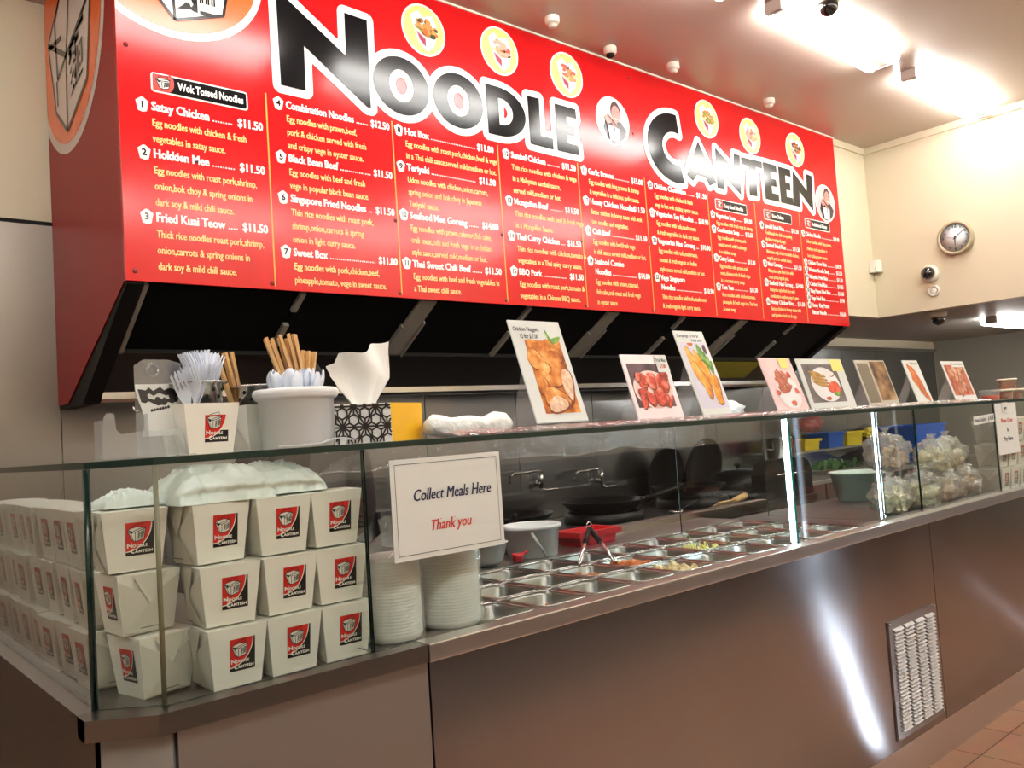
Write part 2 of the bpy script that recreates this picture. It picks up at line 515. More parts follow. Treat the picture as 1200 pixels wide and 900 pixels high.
def carton_icon(mb, fn, cx, cy, s, lw, mi_w, mi_k, char=True, handle=True, ay=1.0):
    """drawn noodle carton: white faces with black outline, in a 1 x 1 cell of size s"""
    def T(p): return (cx + p[0] * s, cy + p[1] * s * ay)
    front = [(-.076, .079), (-.065, -.435), (.374, -.303), (.477, .265)]
    side = [(-.48, .224), (-.076, .079), (-.065, -.435), (-.271, -.29)]
    top = [(-.48, .224), (-.295, .332), (.07, .396), (.487, .275), (-.076, .079)]
    for q in (front, side, top):
        mb.flat([[T(p) for p in q]], fn, mi_w)
    cnt = [0]
    def seg(a, b, wd=1.0):
        cnt[0] += 1
        a = Vector(T(a)); b = Vector(T(b)); d = b - a
        nn = Vector((-d.y, d.x)).normalized() * lw * wd
        def fk(u, v):
            p = fn(u, v); return Vector(p) + Vector((0, -0.0003 - 0.00003 * cnt[0], 0))
        mb.add([fk(*(a + nn)), fk(*(a - nn)), fk(*(b - nn)), fk(*(b + nn))], [(0, 1, 2, 3)], mi_k)
    for q in (front, side, top):
        for i in range(len(q)): seg(q[i], q[(i + 1) % len(q)])
    for q in ([(-.45, .215), (-.30, -.02), (-.345, .165)], [(-.335, .165), (-.295, -.02), (-.15, .115)]):
        mb.flat([[T(p) for p in q]], lambda u, v: Vector(fn(u, v)) + Vector((0, -.0002, 0)), mi_k)
    seg((-.295, -.02), (-.19, -.345), .8)
    seg((-.173, .152), (.389, .347), .9)
    if handle:
        for a, b in (((-.295, .36), (-.295, .446)), ((-.295, .446), (.316, .592)), ((.316, .592), (.345, .33))): seg(a, b, .8)
    if char:
        def fa(a, b):
            x0, y0 = -.065 + (.374 + .065) * a, -.435 + (-.303 + .435) * a
            x1, y1 = -.076 + (.477 + .076) * a, .079 + (.265 - .079) * a
            return (x0 + (x1 - x0) * b, y0 + (y1 - y0) * b)
        for a, b in (((.24, .78), (.50, .80)), ((.24, .62), (.52, .64)), ((.37, .88), (.37, .52)), ((.24, .46), (.50, .48)), ((.37, .50), (.24, .16)), ((.37, .36), (.52, .18)),
                     ((.58, .80), (.88, .82)), ((.58, .80), (.60, .24)), ((.86, .80), (.86, .26)), ((.60, .62), (.86, .64)), ((.60, .44), (.86, .46)), ((.60, .26), (.86, .28)), ((.72, .80), (.72, .28))):
            seg(fa(*a), fa(*b), 1.0)

def label_art(cx, cz, wd, ht, fn):
    """square two-colour maker's label: mats 0 red, 1 black, 2 white"""
    mb = MB()
    def f0(u, v): return fn(cx + u * wd, cz + v * ht, 0)
    def f1(u, v): return fn(cx + u * wd, cz + v * ht, 1)
    def f2(u, v): return fn(cx + u * wd, cz + v * ht, 2)
    mb.flat([[(-.5, -.5), (.5, -.5), (.5, .5), (-.5, .5)]], f0, 1)
    arc = ell(-.5, .5, .90, .86, -90, 0, 16)
    arc2 = ell(-.5, .5, .935, .89, -90, 0, 16)
    mb.flat([[(-.5, .5)] + arc], f1, 0)
    mb.flat([arc2 + arc[::-1]], f1, 2)
    carton_icon(mb, f1b(fn, cx, cz, wd, ht), -.12, .155, .66, .0095, 2, 1, ay=.82)
    def word(letters, x0, z0, x1, u0, v0, u1):
        k = (u1 - u0) / (x1 - x0)
        for l in letters:
            mb.flat([[(u0 + (p[0] - x0) * k, v0 + (p[1] - z0) * k * wd / ht * 1.05) for p in q] for q in l], f2, 2)
    word(NOODLE_W, 1.50, 2.775, 3.18, -.46, -.26, .26)
    word(CANTEEN_W, 3.74, 2.775, 5.54, -.34, -.43, .44)
    return mb
def f1b(fn, cx, cz, wd, ht):
    def g(u, v):
        p = fn(cx + u * wd, cz + v * ht, 2)
        return p
    return g

# ------------------------------------------------------------------ the room
H0 = 3.37
struct('floor', MB().box(-3, 9.8, -3, 4.1, -0.1, 0), FLOOR)
struct('ceiling', MB().box(-3, 6.5, -1.4, 4.1, H0, H0 + .1), CEIL)
struct('ceiling_2', MB().box(5.92, 9.8, 3.1, 4.1, 2.05, 2.12).box(6.5, 9.8, -1.4, 3.1, 2.05, 2.12), pmat('low_ceiling_paint', rgb(176, 174, 164), .5))
struct('wall_back', MB().box(-3, 9.8, 4.0, 4.1, 0, H0), CREAM)
mb = MB().box(-3, .905, 3.985, 3.999, 0, 2.38)
mb.box(.911, 2.1, 3.985, 3.999, 0, 2.05)
struct('trim_1', mb, STEEL_WALL)
mb = MB()
for i in range(11):
    x0 = 2.106 + i * .69
    mb.box(x0, min(x0 + .684, 9.72), 3.985, 3.999, 0, 1.93)
struct('trim_2', mb, STEEL_TILE)
struct('trim_3', MB().box(5.9, 9.73, 3.97, 3.999, 1.93, 1.965), CHROME)
struct('trim_4', MB().box(-3, .90, 3.98, 3.999, 2.38, 2.395), BLACKM)
struct('wall_right', MB().box(6.4, 6.5, -1.4, 3.1, 2.05, H0).box(5.92, 6.4, 3.02, 3.1, 2.05, H0), CREAM)
struct('trim_5', MB().box(6.385, 6.4, -1.3, 3.005, H0 - .05, H0).box(5.9, 6.4, 3.005, 3.02, H0 - .05, H0), CREAM)
struct('wall_far', MB().box(9.73, 9.83, -1.4, 4.1, 0, 2.1), GREY_WALL)
struct('wall_left', MB().box(-3.1, -3, -1.4, 4.1, 0, H0), GREY_WALL)
YF = -1.3
SL = ((7.20, 7.31), (9.25, 9.30))       # two invented slits, cut so sunlight can streak the counter steel
def front_run(y0, y1, z0, z1):
    mb = MB().box(-3, SL[0][0], y0, y1, z0, z1).box(SL[0][1], SL[1][0], y0, y1, z0, z1).box(SL[1][1], 9.83, y0, y1, z0, z1)
    return mb
mb = front_run(YF - .02, YF, 0, 2.0); mb.box(-3, 9.83, YF - .02, YF, 2.0, H0)
struct('wall_front', mb, CREAM)
struct('trim_6', front_run(YF, YF + .010, .10, 1.15), BROWN_WALL)
struct('baseboard_front', front_run(YF, YF + .012, 0, .10), pmat('baseboard_tile', rgb(150, 132, 116), .4))
mat_ = thing('added_mat', 'unseen dark brown matting added to darken the counter reflection, out of the frame', 'mat', (3.0, -.78, 0))  # invented mat: its dark pile darkens what the steel reflects
obj('mat_pile', MB().box(-1.5, 7.2, YF + .02, -.30, .0005, .010), pmat('mat_brown', rgb(74, 64, 58), .9, var=.2, scale=60), mat_)
obj('edging_strip', MB().box(-1.5, 7.2, -.30, -.25, .0005, .012), WHITEF, mat_)  # pale strip added for the light line reflected in the steel

# ------------------------------------------------------------------ the menu board
def bf(k):
    return lambda u, v: (u, 3.0 - 0.0012 * k, v)
def bfk(u, v, k):
    return (u, 3.0 - 0.0012 * k, v)
board = thing('menu_board', 'long glossy red menu board over the kitchen with white lettered dishes', 'menu board', (3.4, 3.0, 1.966))
obj('panel', MB().box(.9, 5.9, 3.0, 3.016, 1.966, 3.362), RED, board)
obj('top_trim', MB().box(.9, 5.9, 2.994, 3.016, 3.360, 3.370), WHITEF, board)
for x, z in ((.93, 2.0), (.93, 2.80), (1.43, 1.99), (2.012, 1.985), (2.61, 1.985), (3.15, 1.985), (3.685, 1.985), (2.01, 2.30), (2.61, 2.30), (3.15, 2.32), (3.70, 2.36), (3.63, 2.98), (3.63, 3.3), (4.27, 2.34)):
    mb = MB().lathe([(.0, .004), (.007, .003), (.009, 0)], n=10, M=Matrix.Translation((x, 3.0, z)) @ Matrix.Rotation(math.pi / 2, 4, 'X'))
    obj('panel_screw', mb, pmat('screw_dark_red', rgb(120, 16, 20), .35), board)

COLS = [
 (1.008, 1.424, 2.582, .0572, 'Wok Tossed Noodles', [
   ('1', 'Satay Chicken', '$11.50', ['Egg noodles with chicken & fresh', 'vegetables in satay sauce.']),
   ('2', 'Hokkien Mee', '$11.50', ['Egg noodles with roast pork,shrimp,', 'onion,bok choy & spring onions in', 'dark soy & mild chili sauce.']),
   ('3', 'Fried Kuai Teow', '$11.50', ['Thick rice noodles roast pork,shrimp,', 'onion,carrots & spring onions in', 'dark soy & mild chili sauce.'])]),
 (1.525, 2.006, 2.694, .0536, None, [
   ('4', 'Combination Noodles', '$12.50', ['Egg noodles with prawn,beef,', 'pork & chicken served with fresh', 'and crispy vege in oyster sauce.']),
   ('5', 'Black Bean Beef', '$11.50', ['Egg noodles with beef and fresh', 'vege in popular black bean sauce.']),
   ('6', 'Singapore Fried Noodles', '$11.50', ['Thin rice noodles with roast pork,', 'shrimp,onion,carrots & spring', 'onion in light curry sauce.']),
   ('7', 'Sweet Box', '$11.80', ['Egg noodles with pork,chicken,beef,', 'pineapple,tomato, vege in sweet sauce.'])]),
 (2.085, 2.590, 2.692, .0534, None, [
   ('8', 'Hot Box', '$11.80', ['Egg noodles with roast pork,chicken,beef & vege', 'in a Thai chili sauce,served mild,medium or hot.']),
   ('9', 'Teriyaki', '$11.50', ['Udon noodles with chicken,onion,carrots,', 'spring onion and bok choy in Japanese', 'Teriyaki sauce.']),
   ('10', 'Seafood Mee Goreng', '$14.00', ['Egg noodles with prawn,calamari,fish cake,', 'crab meat,tofu and fresh vege in an Indian', 'style sauce,served mild,medium or hot.']),
   ('11', 'Thai Sweet Chili Beef', '$11.50', ['Egg noodles with beef and fresh vegetables in', 'a Thai sweet chili sauce.'])]),
 (2.700, 3.145, 2.690, .0574, None, [
   ('12', 'Sambal Chicken', '$11.50', ['Thin rice noodles with chicken & vege', 'in a Malaysian sambal sauce,', 'served mild,medium or hot.']),
   ('13', 'Mongolian Beef', '$11.50', ['Thin rice noodles with beef & fresh vege', 'in a Mongolian Sauce.']),
   ('14', 'Thai Curry Chicken', '$11.50', ['Thin rice noodles with chicken,tomato &', 'vegetables in a Thai spicy curry sauce.']),
   ('15', 'BBQ Pork', '$11.50', ['Egg noodles with roast pork,tomato &', 'vegetables in a Chinese BBQ sauce.'])]),
 (3.238, 3.678, 2.692, .0534, None, [
   ('16', 'Garlic Prawns', '$15.00', ['Egg noodles with king prawns & shrimp', '& vegetables in a delicious garlic sauce.']),
   ('17', 'Honey Chicken Noodles', '$11.50', ['Batter chicken in honey sauce with wok', 'toss noodles and vegetables.']),
   ('18', 'Chili Beef', '$11.50', ['Egg noodles with beef,fresh vege', 'in chili sauce served mild,medium or hot.']),
   ('19', 'Seafood Combo', None, []), (None, 'Noodles', '$14.00', ['Egg noodles with prawn,calamari,', 'fish cake,crab meat and fresh vege', 'in oyster sauce.'])]),
 (3.774, 4.268, 2.690, .0528, None, [
   ('20', 'Chicken Chow Mien', '$11.50', ['Egg noodles with chicken & fresh', 'vege in hot wok sizzling oyster sauce.']),
   ('21', 'Vegetarian Soy Noodles', '$10.90', ['Egg noodles with tofu,mushrooms', '& fresh vegetables in dark soy sauce.']),
   ('22', 'Vegetarian Mee Goreng', '$10.90', ['Egg noodles with tofu,mushroom,', 'tomato & fresh vege in an Indian', 'style sauce served mild,medium or hot.']),
   ('23', 'Vege Singapore', None, []), (None, 'Noodles', '$10.90', ['Thin rice noodles with tofu,mushroom', '& fresh vege in light curry sauce.'])]),
 (4.352, 4.740, 2.591, .0445, 'Soup Based Noodles', [
   ('24', 'Vegetarian Soup', '$10.90', ['Egg noodles with fresh vege in a soup.']),
   ('25', 'Combination Soup', '$12.50', ['Egg noodles with prawn,pork', 'meats served with fresh vege', 'in a chicken soup.']),
   ('26', 'Curry Laksa', '$11.80', ['Egg noodles with prawn,crab', 'meat,chicken,tofu & fresh vege', 'in a coconut curry soup.']),
   ('27', 'Tom Yum', '$11.50', ['Rice noodles with chicken,tomato,', 'pineapple & fresh vege in a Thai hot', '& sour soup.'])]),
 (4.884, 5.300, 2.585, .0419, 'Rice Dishes', [
   ('28', 'Special Fried Rice', '$11.50', ['Traditional rice dish comprising', 'shrimp,roast pork,vege.']),
   ('29', 'Sambal Fried Rice', '$11.50', ['Malaysian style fried rice with chicken,', 'vege & pork in sambal sauce.']),
   ('30', 'Nasi Goreng', '$11.50', ['Malaysian style fried rice with', 'roast pork,vege & peas.']),
   ('31', 'Seafood Nasi Goreng', '$14.00', ['Malaysian style fried rice with', 'combination seafood,vege & peas.']),
   ('32', 'Honey Chicken Rice', '$11.50', ['Batter chicken in honey sauce with', 'and jasmine fried rice & vege.'])]),
 (5.394, 5.855, 2.584, .0498, 'Additional Menu', [
   ('33', 'Chicken Noodle', '$10.90', ['Udon noodles with king prawn,', 'chicken and vegetables in', 'hot sizzling oyster sauce.']),
   ('34', 'Chicken Chow Mein', '$10.90', []), ('35', 'Wonton Noodle Soup', '$11.50', []), ('36', 'Malaysian Fried Rice', '$11.50', []),
   ('37', 'Chicken Fried Rice', '$11.50', []), ('38', 'King Prawn Fried Rice', '$16.00', []), ('39', 'Vege Fried Rice', '$9.90', []),
   ('40', 'Honey  King Prawn', None, []), (None, 'Rice or Noodle', '$16.00', [])]),
]
REFW = [('Thick rice noodles roast pork,shrimp,', .397, 'Satay Chicken', .208), ('pineapple,tomato, vege in sweet sauce.', .42, 'Combination Noodles', .306),
        ('Egg noodles with beef and fresh vegetables in', .487, 'Thai Sweet Chili Beef', .318), ('vegetables in a Thai spicy curry sauce.', .44, 'Thai Curry Chicken', .29),
        ('in chili sauce served mild,medium or hot.', .42, 'Honey Chicken Noodles', .352), ('vege in hot wok sizzling oyster sauce.', .40, 'Vegetarian Soy Noodles', .345),
        ('pineapple & fresh vege in a Thai hot', .37, 'Combination Soup', .235), ('Malaysian style fried rice with chicken,', .395, 'Seafood Nasi Goreng', .285),
        ('hot sizzling oyster sauce.', .27, 'Chicken Chow Mein', .25)]
for ci, (x, xr, z, dz, head, items) in enumerate(COLS):
    mb = MB()
    capn = .0315 if ci < 1 else (.0305 if ci < 6 else .028)
    capd = .0265 if ci < 6 else .0235
    rd, wd_, rn, wn = REFW[ci]
    xd = wd_ / text_width(rd, capd, 1.0); xn = wn / text_width(rn, capn, 1.0)
    for num, nm, pr, desc in items:
        if num:
            bx = x - .031; s = .0235
            mbt = mb; mb = MB()
            pent = [(-.95, .45), (-.15, .98), (.15, .98), (.95, .45), (.62, -.85), (.0, -1.0), (-.62, -.85)]
            mb.flat([[(bx + p[0] * s * (1.0 if len(num) == 1 else 1.08), z + .014 + p[1] * s * 1.15) for p in pent]], bf(1), 0)
            put_text(mb, num, bx, z + .003, .023, bf(2), 2, xs=1.05 if len(num) == 1 else   .8, bold=.03, align='C')
            obj('number_badge', mb, [WHITE, YELLOW_TXT, BLACK], board, fix=False); mb = mbt
        e = put_text(mb, nm, x, z, capn, bf(1), 0, xs=xn, bold=.020, strike=.032)
        if pr:
            wp = text_width(pr, capn, xn)
            put_text(mb, pr, xr - wp, z, capn, bf(1), 0, xs=xn, bold=.020, strike=.032)
            d0, d1 = e + .012, xr - wp - .008
            nd = int((d1 - d0) / .0098)
            for i in range(max(0, nd)):
                mb.add([bf(1)(d0 + i * .0098 + a, z + b) for a, b in ((0, 0), (.0055, 0), (.0055, .0055), (0, .0055))], [(0, 1, 2, 3)], 0)
        z -= dz
        for t in desc:
            put_text(mb, t, x, z, capd, bf(1), 1, xs=xd, bold=.010, strike=.018)
            z -= dz
    if head:
        x0, x1, za, zb = x + .002, (x + .36 if ci == 0 else x + .342), 2.65, 2.722
        if ci: za, zb = 2.640, 2.710
        def rr(x0, x1, z0, z1, r):
            o = []
            for cx, cz, a in ((x1 - r, z1 - r, 0), (x0 + r, z1 - r, 90), (x0 + r, z0 + r, 180), (x1 - r, z0 + r, 270)):
                o += [(cx + r * math.cos(math.radians(a + t)), cz + r * math.sin(math.radians(a + t))) for t in (0, 30, 60, 90)]
            return o
        mbt = mb; mb = MB()
        mb.flat([rr(x0, x1, za, zb, .012)], bf(1), 0)
        mb.flat([rr(x0 + .006, x1 - .006, za + .006, zb - .006, .007)], bf(2), 2)
        mb.flat([[(x0 + .006, za + .006), (x0 + .055, za + .006)] + ell(x0 + .055, (za + zb) / 2 + .005, .026, .036, -70, 70, 8) + [(x0 + .06, zb - .006), (x0 + .006, zb - .006)]], bf(3), 3)
        carton_icon(mb, bf(4), x0 + .041, (za + zb) / 2, .052, .0012, 0, 2, char=True)
        fitw = (.245 if ci == 0 else min(.20, text_width(head, .026, .8)))
        put_text(mb, head, x0 + .095, za + (zb - za) / 2 - .013, .028 if ci == 0 else .025, bf(3), 0, bold=.034, fit=fitw)
        obj('heading_plate', mb, [WHITE, YELLOW_TXT, BLACK, LABEL_RED], board, fix=False); mb = mbt
    obj('menu_lettering', mb, [WHITE, YELLOW_TXT, BLACK, LABEL_RED], board, fix=False)
for i, x in enumerate((1.443, 2.020, 2.617, 3.161, 3.695, 4.280, 4.785, 5.326)):
    obj('column_rule', MB().add([bfk(a, b, 1) for a, b in ((x - .003, 1.978), (x + .003, 1.978), (x + .003, 2.738), (x - .003, 2.738))], [(0, 1, 2, 3)]), LINE_Y, board, fix=False)
for word in (NOODLE_W, CANTEEN_W):
    mb = MB()
    mb.halo(word, .033, bf(2), 0)
    for l in word:
        mb.flat(l, bf(4), 1)
    obj('title_word', mb, [WHITE, BLACK], board, fix=False)
# food photos
def disc(x, z, r, k, n=36): return [ell(x, z, r, r, n=n)], bf(k)
FOOD = [((2.222, 3.197), ((214, 150, 84), (190, 110, 52), (60, 70, 44))), ((2.672, 3.213), ((236, 170, 150), (226, 90, 80), (40, 36, 30))),
        ((3.128, 3.200), ((232, 110, 92), (240, 150, 110), (70, 70, 50))), ((4.337, 3.203), ((214, 130, 80), (84, 150, 60), (120, 160, 70))),
        ((4.803, 3.180), ((240, 160, 140), (232, 120, 100), (250, 190, 170))), ((5.350, 3.182), ((140, 84, 60), (110, 70, 52), (200, 120, 70)))]
rf = random.Random(3)
for (x, z), cols in FOOD:
    mb = MB()
    mb.flat([ell(x, z, .120, .120)], bf(1), 0)
    mb.flat([ell(x, z, .111, .111)], bf(2), 1)
    mb.flat([[(x - .070, z + .055), (x - .03, z + .085), (x + .0, z + .06), (x + .05, z + .08), (x + .078, z + .02), (x + .02, z + .0), (x - .06, z + .01)]], bf(3), 0)
    mb.flat([[(x - .060, z + .01), (x + .015, z - .035), (x + .015, z - .10), (x - .035, z - .065)]], bf(4), 6)
    mb.flat([[(x + .015, z - .035), (x + .075, z + .005), (x + .055, z - .06), (x + .015, z - .10)]], bf(4), 0)
    mb.flat([[(x - .042, z - .015), (x + .004, z - .043), (x + .004, z - .078), (x - .026, z - .052)]], bf(5), 5)
    for i in range(26):
        a = rf.uniform(0, 6.28); q = rf.random() ** .5
        px = x + .01 + q * .058 * math.cos(a); pz = z + .012 + q * .034 * math.sin(a) - .25 * (px - x - .01)
        rr_ = rf.uniform(.010, .017)
        mb.flat([ell(px, pz, rr_, rr_ * .7, n=9)], bf(6 + i * .04), 2 + (0 if rf.random() < .55 else (1 if rf.random() < .6 else 2)))
    fm = [WHITE, LIME] + [pmat('food_print_%d_%d_%d' % c, rgb(*c), .25, var=.2, scale=80) for c in cols] + [pmat('food_print_label', rgb(170, 70, 90), .25), pmat('food_print_grey', rgb(206, 206, 216), .25)]
    obj('food_photo', mb, fm, board, fix=False)
# customer photos
PINKBG = pmat('photo_pink', rgb(226, 186, 190), .25); JACKET = pmat('photo_jacket', rgb(52, 48, 58), .25, var=.2, scale=40)
PSKIN = pmat('photo_skin', rgb(196, 136, 128), .25, var=.12, scale=40); PHAIR = pmat('photo_hair', rgb(70, 44, 46), .25)
for (x, z, r, bg) in ((3.465, 3.020, .135, WHITE), (5.704, 2.850, .137, PINKBG)):
    mb = MB()
    mb.flat([ell(x, z, r, r)], bf(1), 0)
    mb.flat([ell(x, z, r * .93, r * .93)], bf(2), 1)
    cl = lambda pts: [(x + p[0] * r, z + p[1] * r) for p in pts]
    mb.flat([cl([(-.62, -.35), (-.45, -.02), (-.1, .05), (.15, .08), (.5, .0), (.78, -.3), (.62, -.62), (.3, -.86), (-.1, -.9), (-.4, -.78)])], bf(3), 2)
    mb.flat([ell(x + .16 * r, z + .42 * r, .30 * r, .40 * r, n=24)], bf(4), 4)
    mb.flat([ell(x + .16 * r, z + .30 * r, .25 * r, .36 * r, n=24)], bf(5), 3)
    for ex in (.05, .27):
        mb.flat([ell(x + ex * r, z + .38 * r, .045 * r, .022 * r, n=10)], bf(6), 4)
    mb.flat([cl([(.02, .14), (.16, .09), (.30, .14), (.16, .04)])], bf(6), 0)
    mb.flat([cl([(-.15, .0), (.1, .12), (.22, -.2), (.05, -.5)])], bf(5.5), 3)
    mb.flat([cl([(-.40, -.22), (.30, -.30), (.22, -.88), (-.28, -.86)])], bf(7), 0)
    mb.flat([cl([(-.55, .05), (-.35, .22), (-.12, .12), (-.15, -.12), (-.42, -.2)])], bf(8), 3)
    mb.flat([cl([(-.40, .16), (-.36, .2), (.28, -.26), (.24, -.3)])], bf(9), 4)
    mb.flat([cl([(-.02, -.5), (.04, -.5), (.04, -.3), (-.02, -.28)])], bf(9), 2)
    obj('customer_photo', mb, [WHITE, bg, JACKET, PSKIN, PHAIR], board, fix=False)
# round emblem cut off by the board's left edge
mb = MB()
def clipx(loop, xmin, zmax):
    return [(max(p[0], xmin), min(p[1], zmax)) for p in loop]
mb.flat([clipx(ell(1.10, 3.17, .350, .303, n=72), .9005, 3.36)], bf(1), 0)
mb.flat([clipx(ell(1.10, 3.17, .325, .276, n=72), .9005, 3.36)], bf(2), 1)
mb.flat([clipx([(.93, 3.14), (1.105, 2.935), (1.287, 3.000), (1.345, 3.30), (1.2, 3.36), (.93, 3.36)], .9005, 3.36)], bf(3), 0)
for a, b in (((.93, 3.14), (1.105, 2.935)), ((1.105, 2.935), (1.287, 3.0)), ((1.287, 3.0), (1.345, 3.3)), ((1.105, 2.935), (1.09, 3.25)), ((1.09, 3.25), (1.345, 3.3))):
    A = Vector(a); B = Vector(b); d = (B - A).normalized(); nn = Vector((-d.y, d.x)) * .0055
    mb.add([bf(4)(*(A + nn)), bf(4)(*(A - nn)), bf(4)(*(B - nn)), bf(4)(*(B + nn))], [(0, 1, 2, 3)], 2)
put_text(mb, '麵', 1.105, 3.010, .20, bf(5), 2, xs=.60, bold=.02, strike=.022)
obj('round_emblem', mb, [WHITE, ORANGE, BLACK], board, fix=False)

# ------------------------------------------------------------------ extraction hood
hood = thing('range_hood', 'black extraction hood with red end panel and dark filters over the cooking range', 'hood', (3.4, 3.5, 1.585))
side = [(3.016, H0 - .002), (3.016, 1.970), (3.825, 1.600), (3.984, 1.600), (3.984, H0 - .002)]
def sp(x0, x1):
    return lambda u, v, k: ((x0, x1)[k], u, v)
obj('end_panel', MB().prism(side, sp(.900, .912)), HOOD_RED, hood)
obj('end_panel', MB().prism(side, sp(5.888, 5.90)), BLACKM, hood)
rim = [(3.016, 1.990), (3.016, 1.958), (3.62, 1.585), (3.985, 1.585), (3.985, 1.600), (3.825, 1.603)]
obj('rim', MB().prism(rim, sp(.905, .965)), BLACKM, hood)
obj('rim', MB().prism(rim, sp(5.835, 5.895)), BLACKM, hood)
# side emblem
mb = MB()
def sf(k): return lambda u, v: (.900 - .0012 * k, u, v)
cly = lambda l: [(min(p[0], 3.983), min(p[1], 3.36)) for p in l]
mb.flat([cly(ell(3.60, 3.10, .495, .497, n=72))], sf(1), 0)
mb.flat([cly(ell(3.60, 3.10, .455, .457, n=72))], sf(2), 1)
bx = [(3.919, 3.151), (3.665, 3.30), (3.30, 3.34), (3.28, 3.10), (3.356, 2.805), (3.657, 2.695), (3.819, 2.82)]
mb.flat([bx], sf(3), 0)
def sseg(a, b, wd):
    A = Vector(a); B = Vector(b); d = (B - A).normalized(); nn = Vector((-d.y, d.x)) * wd
    mb.add([sf(4)(*(A + nn)), sf(4)(*(A - nn)), sf(4)(*(B - nn)), sf(4)(*(B + nn))], [(0, 1, 2, 3)], 2)
for i in range(len(bx)): sseg(bx[i], bx[(i + 1) % len(bx)], .009)
for a, b in (((3.657, 2.695), (3.638, 3.0)), ((3.638, 3.0), (3.919, 3.151)), ((3.638, 3.0), (3.29, 3.11)), ((3.638, 3.0), (3.55, 3.30)), ((3.80, 3.20), (3.78, 2.95)), ((3.90, 3.13), (3.70, 3.10)), ((3.78, 2.95), (3.64, 3.0)), ((3.80, 3.2), (3.60, 3.36)), ((3.79, 2.84), (3.80, 2.95))):
    sseg(a, b, .011)
put_text(mb, '麵', -3.60, 2.83, .16, lambda u, v: (.900 - .006, -u, v + (u + 3.6) * .22), 2, xs=1.0, bold=.02, strike=.03)
obj('round_emblem', mb, [pmat('emblem_dim_white', rgb(214, 196, 188), .3), ORANGE, BLACK], hood, fix=False)
# sloping bank of filters, mullions, lower plate, trough
def slope(t, d=0.0):        # t 0..1 from the board's foot to the trough
    y = 3.03 + t * .59; z = 1.958 - t * .365
    n = Vector((0, .526, .85)) * d
    return (y + n.y, z + n.z)
def slab(x0, x1, t0, t1, d0, d1, mi=0):
    q = [slope(t0, d0), slope(t1, d0), slope(t1, d1), slope(t0, d1)]
    vs = [(x, y, z) for x in (x0, x1) for y, z in q]
    return vs, [(0, 1, 2, 3), (7, 6, 5, 4), (0, 4, 5, 1), (1, 5, 6, 2), (2, 6, 7, 3), (3, 7, 4, 0)]
T1 = .56
obj('backing_plate', MB().add(*slab(.965, 5.835, 0, 1.0, .06, .07)), BLACKM, hood)
n = 8
pitch = (5.83 - .97) / n
for i in range(n):
    x0 = .97 + i * pitch
    wide = .03 if i % 2 == 0 else .005
    mb = MB(); mb.add(*slab(x0 + wide, x0 + pitch - (.03 if i % 2 else .005), .02, T1, .02, .05))
    obj('grease_filter', mb, FILTER, hood)
    mb = MB(); d = .0
    if i % 2 == 0 and i:
        mb.add(*slab(x0 - .045, x0 + .045, .0, T1, .008, .02)); mb.add(*slab(x0 - .055, x0 - .047, .25, T1, -.002, .02)); mb.add(*slab(x0 + .047, x0 + .055, .2, T1, -.002, .02))
    elif i:
        mb.add(*slab(x0 - .012, x0 + .012, .0, .16, .004, .02)); obj('mullion', MB().add(*slab(x0 - .012, x0 + .012, .28, T1, .002, .02)), MULL, hood)
    if i: obj('mullion', mb, MULL, hood)
obj('mullion', MB().add(*slab(.966, .985, .0, T1, .0, .02)), MULL, hood)
obj('lower_plate', MB().add(*slab(.965, 5.835, T1, .97, .01, .02)).add(*slab(.965, 5.835, T1 - .01, T1 + .01, .0, .02)), GALV, hood)
tr = [(3.585, 1.630), (3.585, 1.600), (3.60, 1.588), (3.70, 1.588), (3.70, 1.60), (3.61, 1.602), (3.60, 1.630)]
obj('grease_trough', MB().prism(tr, sp(.965, 5.835)), CHROME, hood)
obj('drain_hook', MB().tube([(1.10, 3.64, 1.59), (1.10, 3.64, 1.555), (1.115, 3.64, 1.548), (1.13, 3.64, 1.555), (1.13, 3.64, 1.575)], .006), CHROME, hood)
yn = obj('yellow_patch', MB().add(*slab(4.62, 5.30, T1 + .02, .84, -.008, -.005)), pmat('patch_yellow', rgb(150, 144, 30), .5)); tag(yn, 'dull yellow patch on the hood plate behind the tall narrow photo card', 'patch'); centre(yn)  # flat yellow slab over part of the lower plate

# ------------------------------------------------------------------ service counter
ctr = thing('service_counter', 'stainless steel service counter with chamfered corner along the shop front', 'counter', (2.6, 1.8, 0))
def polyext(pts, z0, z1):
    return MB().prism(pts, lambda u, v, k: (u, v, (z0, z1)[k]))
XR = 6.2
YB = 2.22
obj('body_panel', MB().box(.497, 1.006, 1.482, 1.50, .145, .905), pmat('plain_steel_panel', (0.36, 0.345, 0.335, 1), .5, 1.0, var=.08, scale=2), ctr)
obj('body_panel', MB().box(1.010, 3.398, 1.480, 1.50, .145, .905), STEEL, ctr)
obj('body_panel', MB().box(3.402, XR, 1.480, 1.50, .145, .905), STEEL, ctr)
obj('corner_panel', polyext([(.395, 1.553), (.487, 1.480), (.50, 1.50), (.405, 1.575)], 0, .905), pmat('plain_corner_panel', rgb(150, 150, 150), .5, 0.2), ctr)
obj('side_panel', MB().box(.388, .405, 1.558, 3.0, 0, .905), STEEL_SIDE, ctr)
obj('carcass', polyext([(.41, 1.585), (.51, 1.51), (XR, 1.51), (XR, 2.34), (.95, 2.34), (.95, 2.98), (.41, 2.98)], .05, .72), STEEL_DARK, ctr)
obj('kickboard', MB().box(.50, 2.80, 1.500, 1.51, 0, .145).box(2.803, XR, 1.500, 1.51, 0, .145), STEEL_LIP, ctr)
